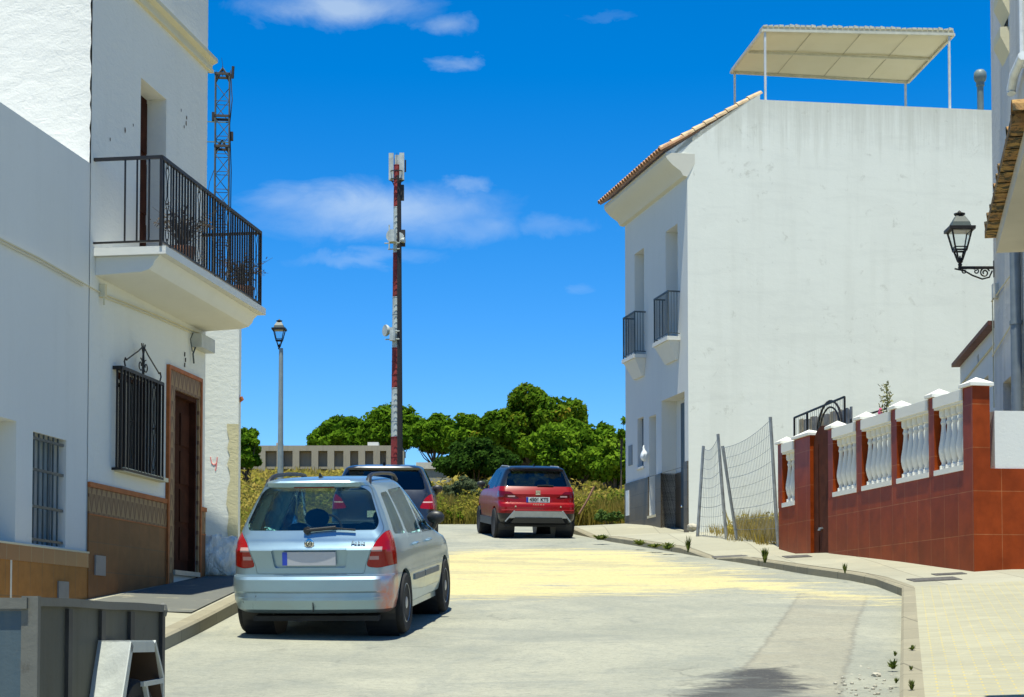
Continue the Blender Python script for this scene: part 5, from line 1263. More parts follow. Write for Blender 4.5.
mb.build('ring_plates', plain('rusty_steel', (.08, .07, .06), .7, .4), lt)
mb = MB()
for y in (74, 123, 143): mb.tube([(-.75, -.1, tz(y)), (.28, -.1, tz(y))], .025, 4)
for y in (123,): mb.tube([(-.68, -.1, tz(143)), (-.66, -.1, tz(123))], .02, 4)
for i in range(6): mb.tube([(-.7+i*.12, -.1, tz(74)), (-.7+i*.12, -.1, tz(72))], .014, 3)
mb.build('dipole_arm', plain('greenish_metal', (.16, .24, .20), .6, .3), lt)
mb = MB().tube([(.34, 0, tz(78)), (.36, 0, tz(66))], .05, 6).tube([(0, 0, ztop), (0, 0, tz(66))], .02, 4).tube([(0, 0, tz(66)), (-.04, 0, tz(58))], .008, 3)
mb.tube([(W_+.03, 0, tz(70)), (W_+.1, -.1, tz(100)), (W_+.02, -.1, tz(125)), (W_+.08, -.05, tz(170)), (W_, 0, 0)], .022, 4)
mb.tube([(-.5, 0, tz(200)), (-.42, 0, tz(182)), (-W_, 0, tz(168))], .014, 4).box(W_, W_+.14, -.1, .1, tz(140), tz(132)).box(-W_-.12, -W_, -.1, .1, tz(121), tz(113))
mb.build('tower_cable', CABM, lt)
# street lamp
SY = 46.0; lb = at(280.5, 450, SY); sl = thing('street_lamp', 'tall grey street lamp with a four sided lantern standing left of the mast', 'street lamp', (lb.x, SY, G(SY)))
zl = at(280, 349, SY).z-G(SY); MB().lathe([(.11, -.1), (.11, .5), (.085, .55), (.075, 1.2), (.055, zl-.1), (.05, zl+.02)], 12, (0, 0, 0)).build('pole', plain('grey_green_pole', (.24, .28, .27), .5, .2), sl, smooth=40)
lantern(sl, (-.05, 0, zl), .72)
# ------------------------------------------------------------------ cars
# local axes of a car: x to its right, y forward from the rear bumper, z up
def tab(T, z, c):
    zs = [r[0] for r in T]
    if z <= zs[0]: return T[0][c]
    if z >= zs[-1]: return T[-1][c]
    for a, b in zip(T[:-1], T[1:]):
        if a[0] <= z <= b[0]: return a[c]+(b[c]-a[c])*(z-a[0])/(b[0]-a[0]+1e-9)
def ring(T, z, inset, bulge, L, rc):
    W = tab(T, z, 1)-inset; R0 = tab(T, z, 2)+inset; F0 = tab(T, z, 3)-inset; r = min(rc*(1 if z < .9 else .8), W*.45); ry = r*1.15; fr_ = min(.30, W*.5); fy = min(.55, (F0-R0)*.3)
    pts = []
    for i in range(9): x = (W-r)*i/8; pts.append((x, R0+bulge*(x/W)**2))
    b0 = R0+bulge*((W-r)/W)**2
    for i in range(1, 9): a = math.pi/2*i/8; pts.append((W-r+r*math.sin(a), b0+ry*(1-math.cos(a))))
    y0 = b0+ry; y1 = F0-.12-fy
    for i in range(1, 27): pts.append((W, y0+(y1-y0)*i/26))
    for i in range(1, 8): a = math.pi/2*i/7; pts.append((W-fr_+fr_*math.cos(a), y1+fy*math.sin(a)))
    b1 = y1+fy
    for i in range(1, 7): t = 1-i/6; pts.append(((W-fr_)*t, F0-.12+.12*(1-t*t) if True else b1))
    out = []
    for x, y in pts:
        s_ = max(0, (L*.30-y)/(L*.30)); f = max(0, (y-L*.68)/(L*.32)); x2 = x*(1-.045*s_*s_-.07*f*f); out.append((x2, y))
    full = out+[(-x, y) for x, y in out[-2:0:-1]]
    return [(x, y, z) for x, y in full]
def shell_mesh(P, inset=0.0, z0=None, z1=None, name='s'):
    T = P['T']; zs = []
    for z in sorted(P['Z']):
        if not zs or z-zs[-1] > .011 or z == T[-1][0]: zs.append(z)
    if len(zs) > 1 and zs[-1]-zs[-2] < .004: zs.pop(-2)
    
    if inset: 
        zs = [z for z in zs if z0+.008 < z < z1-.008]; zs = [z0]+zs+[z1]
    rings = [ring(T, z, inset, P['bulge'], P['L'], P['rc']) for z in zs]; n = len(rings[0]); V = [p for r in rings for p in r]
    if not inset:   # roof crown along and across
        V = [(x, y, z) for x, y, z in V]
    Fc = [(i*n+j, i*n+(j+1) % n, (i+1)*n+(j+1) % n, (i+1)*n+j) for i in range(len(rings)-1) for j in range(n)]
    # caps as strips (symmetric pairs) so that they stay planar
    def cap(b, flip):
        out = []; h = n//2
        for j in range(h):
            a, c = b+j, b+(n-j) % n; a2, c2 = b+j+1, b+(n-j-1) % n
            q = [a, a2, c2, c]; q = [v for i, v in enumerate(q) if v not in q[:i]]
            if len(q) > 2: out.append(tuple(q if not flip else q[::-1]))
        return out
    Fc += cap(0, True)+cap((len(rings)-1)*n, False)
    me = bpy.data.meshes.new(name); me.from_pydata(V, [], Fc)
    bm = bmesh.new(); bm.from_mesh(me); bmesh.ops.recalc_face_normals(bm, faces=bm.faces); bm.to_mesh(me); bm.free(); return me
def boolean(a, b, op):
    oa = bpy.data.objects.new('a', a); ob = bpy.data.objects.new('b', b); COL.objects.link(oa); COL.objects.link(ob)
    m_ = oa.modifiers.new('b', 'BOOLEAN'); m_.object = ob; m_.operation = op; m_.solver = 'EXACT'; m_.use_self = False
    dg = bpy.context.evaluated_depsgraph_get(); dg.update(); r = bpy.data.meshes.new_from_object(oa.evaluated_get(dg))
    if op == 'DIFFERENCE' and len(r.polygons) < .6*len(a.polygons): print('BOOLEAN LOSS', len(a.polygons), len(r.polygons)); r = a.copy()
    bpy.data.objects.remove(oa); bpy.data.objects.remove(ob); return r
def pm(poly, axis, a, b):
    mb = MB().prism(poly, axis, a, b); me = mb.mesh('prism'); bm = bmesh.new(); bm.from_mesh(me); bmesh.ops.recalc_face_normals(bm, faces=bm.faces); bm.to_mesh(me); bm.free(); return me
def grow(poly, d):
    area = sum(poly[i][0]*poly[(i+1) % len(poly)][1]-poly[(i+1) % len(poly)][0]*poly[i][1] for i in range(len(poly))); P = poly if area > 0 else poly[::-1]; n = len(P); out = []
    for i in range(n):
        a, b, c = Vector(P[i-1]), Vector(P[i]), Vector(P[(i+1) % n]); e1 = (b-a).normalized(); e2 = (c-b).normalized(); n1 = Vector((e1.y, -e1.x)); n2 = Vector((e2.y, -e2.x))
        m_ = (n1+n2); m_ = m_/max(.35, m_.length_squared)*2; out.append(tuple(b+m_*d*.5*1.0))
    return out
def rpoly(poly, r, n=3):
    """round the corners"""
    out = []; m_ = len(poly)
    for i in range(m_):
        a, b, c = Vector(poly[i-1]), Vector(poly[i]), Vector(poly[(i+1) % m_]); rr = min(r, (a-b).length*.45, (c-b).length*.45)
        p = b+(a-b).normalized()*rr; q = b+(c-b).normalized()*rr
        for k_ in range(n+1): t = k_/n; out.append(tuple(p*(1-t)**2+b*2*t*(1-t)+q*t*t))
    return out
def paint(name, col, metal=.55, rough=.32, extra=None, dirt=.6, coat=.6):
    m_, q = mat(name); co = q.n('ShaderNodeTexCoord').outputs['Object']
    dust = q.noise(q.map(co, (1, 1, 2)), 2.6, 6, .6); sp = q.n('ShaderNodeSeparateXYZ', {0: co})
    lowd = q.ramp(sp.outputs[2], [(.15, .75), (.75, .12)]) 
    c = q.mix(q.m('MULTIPLY', q.ramp(dust, [(.35, 0.0), (.8, 1.0)]), q.m('MULTIPLY', lowd, dirt)), col, (.30, .27, .21))
    if extra: c = extra(q, c, sp, co)
    rg = q.m('ADD', rough, q.m('MULTIPLY', dust, .18))
    finish(q, pb(q, c, rg, metal, None, **{'Coat Weight': coat, 'Coat Roughness': .08, 'Specular IOR Level': .5 if coat > .5 else .2})); return m_
def wheel(parent, x, y, r, side, wd=.19, spokes=7, rimc=None, hub=True):
    """side +1: outer face towards +x"""
    o = bpy.data.meshes.new('wheel'); mb = MB()
    ri = r*.64; s_ = side
    mb.lathe([(ri, -.09), (ri*1.03, .0), (ri*1.02, .085), (ri*.97, .09), (ri*.93, .06), (ri*.93, -.08)], 28, axis='x')
    for i in range(spokes):
        a = 2*math.pi*i/spokes; d = Vector((0, math.cos(a), math.sin(a))); e = Vector((0, -math.sin(a), math.cos(a)))
        w0, w1 = .055, .045; b = [d*.05-e*w0, d*.05+e*w0, d*ri*.97+e*w1, d*ri*.97-e*w1]
        mb.hexa([p+Vector((.045, 0, 0)) for p in b], [p+Vector((.075, 0, 0)) for p in b])
    mb.lathe([(.07, .03), (.07, .08), (.05, .09), (.001, .092)], 14, axis='x')
    mb.v = [(p[0]*s_, p[1], p[2]) for p in mb.v]
    if s_ < 0: mb.f = [f[::-1] for f in mb.f]
    w = mb.build('wheel', rimc, parent, smooth=35); w.location = (x, y, r)
    t = MB().lathe([(ri*1.0, -wd/2+.01), (ri*1.1, -wd/2), (r*.93, -wd/2), (r*.985, -wd/2+.02), (r, -wd/2+.045), (r, wd/2-.045), (r*.985, wd/2-.02), (r*.93, wd/2), (ri*1.1, wd/2), (ri*1.0, wd/2-.01)], 36, axis='x').build('tyre', RUBBER, w, smooth=35)
    MB().lathe([(ri*.92, -.02), (ri*.92, -.01)], 20, axis='x').build('brake_disc', plain('brake_grey', (.06, .055, .05), .6, .5), w)
    return w
def rear_y(P, x, z): return tab(P['T'], z, 2)+P['bulge']*(x/tab(P['T'], z, 1))**2
def seat(parent, x, y, z, m_, wd=.5, h=.62, head=True):
    mb = MB().hexa([(x-wd/2, y-.08, z), (x+wd/2, y-.08, z), (x+wd/2, y+.10, z), (x-wd/2, y+.10, z)], [(x-wd*.4, y-.20, z+h), (x+wd*.4, y-.20, z+h), (x+wd*.4, y-.10, z+h), (x-wd*.4, y-.10, z+h)])
    s_ = mb.build('seat', m_, parent)
    if head: MB().ball((x, y-.18, z+h+.13), .13, 12, (1.05, .5, .8)).build('headrest', m_, s_, smooth=60)
    return s_
def make_car(P, t):
    outer = shell_mesh(P); inner = shell_mesh(P, .035, P['T'][0][0]+.06, P['T'][-1][0]-.035)
    body = boolean(outer, inner, 'DIFFERENCE'); pts = {}
    def cut(nm, poly, axis, a, b, gap=.004, take=True):
        nonlocal body
        r = boolean(body.copy(), pm(poly, axis, a, b), 'INTERSECT') if take else None
        body = boolean(body, pm(grow(poly, gap) if gap else poly, axis, a, b), 'DIFFERENCE'); return r
    def put(nm, me, m_, par=None, sm=28):
        if me is None or len(me.polygons) == 0: return None
        me.polygons.foreach_set('material_index', [0]*len(me.polygons)); o = link_mesh(nm, me, m_, par or t, sm)
        if sm: md = o.modifiers.new('wn', 'WEIGHTED_NORMAL'); md.keep_sharp = True; md.weight = 60
        return o
    L_ = P['L']; out = {}
    # wheel arches
    for y in P['axles']:
        for s_ in (-1, 1):
            c = MB().lathe([(P['arch'], .45), (P['arch'], 1.2)], 40, (0, y, P['wr']), 'x'); c.v = [(p[0]*s_, p[1], p[2]) for p in c.v]; me = c.mesh()
            bm = bmesh.new(); bm.from_mesh(me); bmesh.ops.recalc_face_normals(bm, faces=bm.faces); bm.to_mesh(me); bm.free(); body = boolean(body, me, 'DIFFERENCE')
            l = MB().lathe([(P['arch']+.003, P['W']-.05), (P['arch']+.003, .46), (.01, .46)], 30, (0, y, P['wr']), 'x'); l.v = [(p[0]*s_, p[1], p[2]) for p in l.v]
            l.f = [f for f in l.f if len(f) == 4]; l.mi = [0]*len(l.f); l.build('wheel_well', BLACKPL, t)
            wheel(t, s_*P['track'], y, P['wr'], s_, P.get('tw', .19), P.get('spokes', 7), P['rim'])
    gm = P['glass']
    rg = cut('rear_window', P['rear_glass'], 'y', -.5, L_*.30); put('rear_window', rg, gm)
    ws = cut('windscreen', P['windscreen'], 'y', L_*.48, L_+.5); put('windscreen', ws, gm)
    for poly in P['side_glass']:
        for s_ in (-1, 1): put('side_window', cut('side_window', poly, 'x', s_*.3, s_*1.4), gm)
    lamps = []
    for s_ in (-1, 1):
        poly = [(s_*x, z) for x, z in P['tail']]; l = cut('tail_light', poly, 'y', -.5, P.get('taildepth', .42)); lamps.append(put('tail_light', l, P['tailmat']))
    tg = cut('tailgate', P['tailgate'], 'y', -.5, L_*.30, .007)
    if 'recess' in P:
        rp = boolean(tg.copy(), pm(grow(P['recess'], .004), 'y', -.5, .6), 'INTERSECT'); tg = boolean(tg, pm(P['recess'], 'y', -.5, .6), 'DIFFERENCE'); rp.transform(Matrix.Translation((0, .03, 0)))
        put('plate_recess', rp, P['paint'])
    put('tailgate', tg, P['paint'])
    bmp = cut('rear_bumper', P['bumper'], 'x', -1.3, 1.3, .003); put('rear_bumper', bmp, P.get('bumpermat', P['paint']))
    for poly in P['doors']:
        for s_ in (-1, 1): put('door', cut('door', poly, 'x', s_*.3, s_*1.4), P['paint'])
    bo = put('body', body, P['paint'])
    # floor and seats
    W = P['W']; MB().box(-W+.12, W-.12, .45, L_-.5, P['floor'], P['floor']+.05).box(-W+.2, W-.2, .3, L_-.35, P['floor']-.08, P['floor']-.03).build('floor', DARKIN, t)
    MB().box(-W+.1, W-.1, L_*.685, L_*.72, .45, P['beltz']-.02).box(-W+.1, W-.1, L_*.60, L_*.72, P['beltz']-.10, P['beltz']-.04).build('dashboard', DARKIN, t)
    SE = plain('grey_seat_cloth', (.035, .036, .04), .9, 0, .3)
    for x, y in ((-.37, L_*.52), (.37, L_*.52)): seat(t, x, y, .5, SE, .48, P['beltz']-.5)
    seat(t, -.35, L_*.31, .5, SE, .58, P['beltz']-.62); seat(t, .35, L_*.31, .5, SE, .58, P['beltz']-.62)
    MB().tube([(-.37+.17*math.cos(a), L_*.58+.06*math.sin(a), P['beltz']-.02+.17*math.sin(a)) for a in np.linspace(0, 6.283, 25)], .014, 6).build('steering_wheel', DARKIN, t, smooth=60)
    # mirrors
    for s_ in (-1, 1):
        m1 = MB().ball((s_*(W-.0), P['miry'], P['beltz']+.11), .10, 14, (1.0, .55, .72)).tube([(s_*(W-.03), P['miry']+.02, P['beltz']), (s_*(W+.0), P['miry'], P['beltz']+.06)], .03, 6).build('door_mirror', P.get('mirmat', BLACKPL), t, smooth=50)
    return bo
def finish_tail(name, red=(.30, .003, .004), P=None, white=None):
    m_, q = mat(name); co = q.n('ShaderNodeTexCoord').outputs['Object']; sp = q.n('ShaderNodeSeparateXYZ', {0: co})
    c = q.mix(q.m('MULTIPLY', q.noise(co, 30, 2), .3), red, tuple(x*.6 for x in red))
    if white:
        ax = q.m('ABSOLUTE', sp.outputs[0])
        for (x0, x1, z0, z1, col) in white:
            f = q.m('MULTIPLY', q.m('MULTIPLY', q.m('GREATER_THAN', ax, x0), q.m('LESS_THAN', ax, x1)), q.m('MULTIPLY', q.m('GREATER_THAN', sp.outputs[2], z0), q.m('LESS_THAN', sp.outputs[2], z1)))
            c = q.mix(f, c, col)
    finish(q, pb(q, c, .12, 0, bump(q, q.n('ShaderNodeTexWave', {'Vector': co, 'Scale': 22.0}).outputs['Fac'], .15, .004), **{'Coat Weight': .35, 'Coat Roughness': .03, 'Specular IOR Level': .3})); return m_
def car_root(name, label, cx, cy, yaw, grp='cars parked in the street', x=None, d=1.2, L=4.2):
    """stand the car on the slope: wheels on the ground"""
    y0 = cy+.7; y1 = cy+.7+2.5; pitch = math.atan2(G(y1*1.0)-G(y0), 2.5)
    z0 = G(y0)-math.sin(pitch)*.7
    return thing(name, label, 'car', (cx, cy, z0), 0, grp, rot=(pitch, 0, -yaw))
ZS = lambda ks: sorted(set(ks))
# --- silver estate
T1 = [(.235, .70, .26, 4.02), (.255, .745, .14, 4.12), (.29, .79, .06, 4.18), (.38, .812, .015, 4.22), (.45, .818, .02, 4.24), (.47, .82, .0, 4.24), (.58, .822, .0, 4.22), (.61, .82, .02, 4.20), (.625, .818, .095, 4.18),
      (.70, .816, .092, 4.12), (.80, .812, .078, 3.98), (.86, .806, .066, 3.80), (.885, .80, .080, 3.62), (.93, .792, .11, 3.35), (.98, .778, .13, 3.12), (1.03, .755, .155, 3.0), (1.10, .728, .19, 2.90), (1.20, .68, .245, 2.76), (1.30, .627, .295, 2.62),
      (1.38, .58, .335, 2.48), (1.425, .55, .33, 2.38), (1.45, .525, .30, 2.30), (1.468, .495, .32, 2.20), (1.482, .44, .40, 2.10), (1.492, .36, .60, 1.95), (1.497, .2, .85, 1.80)]
def _st(z): return z+(z-1.05)*.14 if z > 1.05 else z
T1 = [(_st(r[0]), *r[1:]) for r in T1]
Z1 = ZS([r[0] for r in T1]+[.335, .42, .53, .66, .75, .83, .955, 1.06, 1.15, 1.25, 1.34])
def scrape(q, c, sp, co):
    n = q.noise(co, 9, 6, .7); g = q.m('MULTIPLY', q.ramp(sp.outputs[0], [(.62, 0.0), (.73, 1.0), (.80, 1.0), (.84, 0.0)]), q.m('LESS_THAN', sp.outputs[1], .42))
    zb = q.ramp(sp.outputs[2], [(.20, 1.0), (.45, .9), (.60, .45), (.75, 0.0)])
    c = q.mix(q.m('MULTIPLY', q.m('MULTIPLY', g, zb), q.ramp(n, [(.3, .2), (.6, .85)])), c, (.62, .16, .07))
    sc_ = q.ramp(q.noise(q.map(co, (6, 1, 2)), 6, 8, .8, 1.5), [(.615, 0.0), (.63, 1.0)]); lf = q.m('MULTIPLY', q.m('LESS_THAN', sp.outputs[0], -.52), q.m('LESS_THAN', sp.outputs[2], .5))
    return q.mix(q.m('MULTIPLY', q.m('MULTIPLY', sc_, lf), q.m('LESS_THAN', sp.outputs[1], .4)), c, (.03, .03, .03))
SILV = paint('pale_blue_silver_paint', (.26, .39, .475), .75, .30, scrape)
P1 = dict(T=T1, Z=Z1, bulge=.07, L=4.24, rc=.19, W=.82, axles=(.76, 3.21), arch=.345, wr=.302, track=.735, rim=plain('dull_alloy', (.42, .43, .43), .4, .5), glass=glass('car_glass', (.74, .82, .78), .07), floor=.24, beltz=.98, miry=2.6,
          rear_glass=rpoly([(-.63, 1.05), (.63, 1.05), (.65, 1.12), (.54, 1.41), (.47, 1.46), (-.47, 1.46), (-.54, 1.41), (-.65, 1.12)], .09), windscreen=rpoly([(-.66, 1.02), (.66, 1.02), (.52, 1.47), (-.52, 1.47)], .05),
          side_glass=[rpoly([(.50, 1.00), (.98, .985), (1.0, 1.405), (.66, 1.395)], .05), rpoly([(1.10, .98), (1.82, .965), (1.82, 1.435), (1.06, 1.42)], .05), rpoly([(1.90, .96), (2.98, .945), (2.55, 1.37), (2.38, 1.435), (1.90, 1.437)], .05)],
          tail=rpoly([(.545, .70), (.66, .685), (.93, .74), (.93, 1.02), (.72, 1.045), (.63, .93)], .04), taildepth=.40,
          tailgate=rpoly([(-.53, .635), (.53, .635), (.535, .70), (.62, .93), (.70, 1.05), (.53, 1.475), (-.53, 1.475), (-.70, 1.05), (-.62, .93), (-.535, .70)], .04),
          bumper=[(-.2, .1), (.46, .1), (.46, .60), (.40, .615), (-.2, .615)], recess=rpoly([(-.35, .69), (.35, .69), (.36, .74), (.38, .865), (-.38, .865), (-.36, .74)], .03),
          doors=[rpoly([(1.03, .42), (1.80, .38), (1.86, .90), (1.86, .955), (1.06, .965), (1.14, .70)], .05), rpoly([(1.81, .38), (2.78, .38), (2.90, .60), (3.0, .93), (1.87, .95), (1.87, .90)], .05)], paint=SILV,
          tailmat=finish_tail('red_tail_lamp', white=[(.60, .70, .845, .89, (.42, .26, .24)), (.58, .67, .765, .80, (.42, .22, .20))]))
P1['glass'] = glass('car_glass', (.74, .82, .78), .07)
c1 = at(309, 600, 17.3)
car = car_root('estate_car', 'scuffed silver blue estate car with roof rails, nearest in the street', c1.x, 17.30, R_(7.0))
make_car(P1, car)
def strip(name, P, x0, x1, z0, z1, off, m_, parent, th=.012, n=10):
    """thin moulded strip following the rear of the car"""
    mb = MB(); xs_ = [x0+(x1-x0)*i/n for i in range(n+1)]; V = []
    for x in xs_:
        for z, o_ in ((z0, off), (z1, off), (z1, off-th), (z0, off-th)): V.append((x, rear_y(P, x, z)-o_+0.0, z))
    Fc = [(i*4+j, (i+1)*4+j, (i+1)*4+(j+1) % 4, i*4+(j+1) % 4) for i in range(n) for j in range(4)]+[(0, 1, 2, 3), tuple(n*4+i for i in (3, 2, 1, 0))]
    mb.add(V, Fc); return mb.build(name, m_, parent, fix=True)
# trim of the silver car
ry = lambda x, z: rear_y(P1, x, z)
strip('boot_handle', P1, -.36, .36, .864, .880, .014, SILV, car, .03)
MB().box(-.26, .26, ry(0, .78)-.012, ry(0, .78)+.02, .715, .845).build('number_plate', plain('blank_grey_plate', (.46, .46, .47), .4, 0, .03), car)
MB().box(-.262, -.215, ry(0, .78)-.016, ry(0, .78)-.012, .717, .843).build('plate_band', plain('plate_blue', (.01, .05, .42), .4), car)
bz_ = .925; by = ry(0, bz_)
bd = MB().lathe([(.048, -.012), (.048, -.02), (.040, -.024), (.001, -.024)], 20, (0, by, bz_), 'y').build('badge', CHROME, car, smooth=40)
mb = MB().tube([(.028*math.cos(a), by-.026, bz_+.028*math.sin(a)) for a in np.linspace(0, 6.28, 20)], .004, 5)
mb.tube([(-.012, by-.027, bz_-.02), (-.008, by-.027, bz_+.0), (.006, by-.027, bz_+.018)], .004, 4)
for dz in (0, .01, .02): mb.tube([(-.006, by-.027, bz_-.012+dz), (.02, by-.027, bz_-.004+dz)], .0035, 4)
mb.build('badge_emblem', plain('badge_green_black', (.01, .02, .015), .3), bd)
me = text_mesh('Fabia', .062, .003, .0, .25, 1.1); o = link_mesh('model_lettering', me, plain('satin_chrome', (.22, .24, .25), .5, .3), car); o.location = (.47, ry(.47, .92)-.008, .925); o.rotation_euler = (math.pi/2-.2, 0, .1)
# wiper, high brake light, antenna, roof rails
mb = MB().tube([(-.04, ry(0, 1.06)-.03, 1.06), (.20, ry(.25, 1.06)-.03, 1.072), (.44, ry(.44, 1.06)-.03, 1.05)], .010, 5).lathe([(.035, -.04), (.035, .01)], 10, (-.03, ry(0, 1.05), 1.05), 'y').tube([(-.03, ry(0, 1.07)-.04, 1.05), (.25, ry(0, 1.09)-.03, 1.075)], .018, 6)
mb.build('rear_wiper', BLACKPL, car)
strip('spoiler_lip', P1, -.46, .46, 1.470, 1.508, .03, SILV, car, .05); strip('brake_light', P1, -.20, .20, 1.455, 1.468, .012, plain('dark_red_lens', (.12, .005, .005), .2), car, .02)
MB().hexa([(-.025, .62, 1.53), (.025, .62, 1.53), (.02, .72, 1.54), (-.02, .72, 1.54)], [(-.006, .60, 1.60), (.006, .60, 1.60), (.004, .63, 1.59), (-.004, .63, 1.59)]).build('antenna', BLACKPL, car)
for s_ in (-1, 1):
    pts = [(s_*.50, .50, 1.47), (s_*.50, .54, 1.52), (s_*.49, .64, 1.56), (s_*.485, .80, 1.58), (s_*.48, 1.3, 1.587), (s_*.48, 1.75, 1.58), (s_*.48, 1.95, 1.56), (s_*.48, 2.05, 1.51)]
    MB().tube(pts, [.036, .03, .024, .020, .020, .020, .022, .03], 8).build('roof_rail', BLACKPL, car, smooth=50)
# side mouldings, handles, bumper seam, fuel flap line
for s_ in (-1, 1):
    for y0, y1 in ((1.20, 1.78), (1.84, 2.72)): MB().box(s_*.822-.012, s_*.822+.012, y0, y1, .50, .56).build('side_moulding', plain('grey_blue_moulding', (.10, .13, .15), .5), car)
    for y in (1.22, 2.02): MB().tube([(s_*.80, y, .86), (s_*.835, y+.03, .865), (s_*.835, y+.16, .87), (s_*.80, y+.19, .87)], .014, 6).build('door_handle', SILV, car)
    MB().box(s_*.73-.03, s_*.73+.03, 1.14, 2.86, .21, .27).build('sill', SILV, car)
strip('bumper_crease', P1, -.70, .70, .405, .412, .006, SILV, car, .01)
for x in (.04,): MB().box(x-.003, x+.003, ry(0, .35)-.01, ry(0, .35)+.02, .27, .36).build('bumper_crack', BLACKPL, car)
MB().tube([(-.5, .45, .28), (-.3, .9, .27)], .03, 6).build('exhaust', plain('rusty_exhaust', (.10, .06, .04), .7, .5), car)


# --- red crossover
T2 = [(.30, .76, .30, 3.98), (.34, .82, .16, 4.06), (.44, .86, .04, 4.11), (.56, .872, .0, 4.14), (.70, .876, .01, 4.14), (.76, .876, .03, 4.12), (.80, .872, .085, 4.08), (.90, .868, .10, 3.95), (.98, .862, .10, 3.7), (1.03, .855, .13, 3.4), (1.10, .835, .18, 3.12),
      (1.14, .815, .22, 3.0), (1.25, .77, .29, 2.82), (1.36, .715, .35, 2.66), (1.44, .675, .37, 2.5), (1.475, .645, .33, 2.4), (1.50, .60, .33, 2.28), (1.52, .53, .44, 2.1), (1.532, .42, .62, 1.95), (1.538, .25, .85, 1.85)]
T2 = [(r[0]+max(0, r[0]-1.06)*.13, *r[1:]) for r in T2]
Z2 = ZS([r[0] for r in T2]+[.39, .5, .63, .85, 1.06, 1.19, 1.30, 1.40])
def twotone(q, c, sp, co): return q.mix(q.m('GREATER_THAN', q.m('ADD', sp.outputs[2], 0.0), 1.145), c, (.012, .016, .026))
REDP = paint('deep_red_paint', (.24, .001, .003), .0, .28, twotone, .12, .3); REDB = paint('red_bumper_paint', (.24, .001, .003), .0, .28, lambda q, c, sp, co: q.mix(q.m('LESS_THAN', sp.outputs[2], .56), c, (.013, .014, .016)), .12, .3)
P2 = dict(T=T2, Z=Z2, bulge=.08, L=4.14, rc=.20, W=.876, axles=(.76, 3.33), arch=.375, wr=.33, track=.785, tw=.21, spokes=5, rim=plain('grey_alloy', (.30, .31, .31), .35, .7), glass=glass('dark_car_glass', (.45, .52, .50), .09), floor=.34, beltz=1.06, miry=3.0,
          rear_glass=rpoly([(-.68, 1.15), (.68, 1.15), (.62, 1.42), (.55, 1.475), (-.55, 1.475), (-.62, 1.42)], .05), windscreen=rpoly([(-.7, 1.12), (.7, 1.12), (.58, 1.50), (-.58, 1.50)], .05),
          side_glass=[rpoly([(.70, 1.13), (1.12, 1.10), (1.12, 1.47), (.86, 1.44)], .04), rpoly([(1.18, 1.09), (1.95, 1.07), (1.95, 1.50), (1.18, 1.48)], .04), rpoly([(2.02, 1.07), (3.06, 1.04), (2.62, 1.44), (2.45, 1.50), (2.02, 1.503)], .04)],
          tail=rpoly([(.40, .885), (.50, .87), (.93, .93), (.93, 1.05), (.60, 1.03), (.52, .96)], .03), taildepth=.45,
          tailgate=rpoly([(-.60, .72), (.60, .72), (.66, .90), (.74, 1.12), (.62, 1.49), (-.62, 1.49), (-.74, 1.12), (-.66, .90)], .05), bumper=[(-.2, .1), (.42, .1), (.42, .70), (-.2, .70)], bumpermat=REDB,
          doors=[rpoly([(1.12, .48), (1.96, .46), (1.99, 1.06), (1.15, 1.08), (1.20, .8)], .05), rpoly([(1.97, .46), (2.95, .46), (3.1, 1.03), (2.0, 1.06)], .05)], paint=REDP,
          tailmat=finish_tail('crossover_tail_lamp', (.10, .002, .004), white=[(.50, .66, .915, .945, (.55, .35, .33))]))
c2 = at(538, 520, 39.3)
car2 = car_root('crossover_car', 'red crossover with a dark roof parked at the top of the street', c2.x, 39.3, R_(-8.5))
make_car(P2, car2); ry2 = lambda x, z: rear_y(P2, x, z)
MB().box(-.26, .26, ry2(0, .86)-.02, ry2(0, .86)-.005, .80, .915).build('number_plate', plain('white_plate', (.72, .74, .70), .4, 0, .03), car2)
MB().box(-.262, -.215, ry2(0, .86)-.024, ry2(0, .86)-.02, .802, .913).build('plate_band', MATS['plate_blue'], car2)
o = link_mesh('plate_characters', text_mesh('4506 KTS', .105, .001, .004), plain('plate_black', (.01, .01, .01), .5), car2); o.location = (.022, ry2(0, .86)-.022, .857); o.rotation_euler = (math.pi/2, 0, 0)
o = link_mesh('model_lettering', text_mesh('ARONA', .045, .003, .001, 0, 2.0), CHROME, car2); o.location = (0, ry2(0, .75)-.03, .752); o.rotation_euler = (math.pi/2, 0, 0)
mb = MB()
for z0_, z1_, xa in ((1.035, 1.06, 0), (1.0, 1.02, 0), (.965, .99, 0)): mb.hexa([(-.052, ry2(0, 1.0)-.03, z0_), (.052, ry2(0, 1.0)-.03, z0_), (.052, ry2(0, 1.0)+.03, z0_), (-.052, ry2(0, 1.0)+.03, z0_)], [(-.052, ry2(0, 1.0)-.03, z1_), (.052, ry2(0, 1.0)-.03, z1_), (.052, ry2(0, 1.0)+.03, z1_), (-.052, ry2(0, 1.0)+.03, z1_)])
mb.tube([(-.045, ry2(0, 1.0)-.03, 1.05), (-.03, ry2(0, 1.0)-.03, 1.01), (.045, ry2(0, 1.0)-.03, .975)], .009, 4); mb.build('badge', CHROME, car2)
mb = MB(); mb.add([(-.52, ry2(.0, .56)-.03, .61), (.52, ry2(.0, .56)-.03, .61), (.64, ry2(.0, .45)-.03, .46), (-.64, ry2(.0, .45)-.03, .46)]+[(-.52, ry2(.5, .56)+.1, .60), (.52, ry2(.5, .56)+.1, .60), (.66, ry2(.6, .45)+.1, .44), (-.66, ry2(.6, .45)+.1, .44)], [(0,3,2,1),(4,5,6,7),(0,1,5,4),(1,2,6,5),(2,3,7,6),(3,0,4,7)])
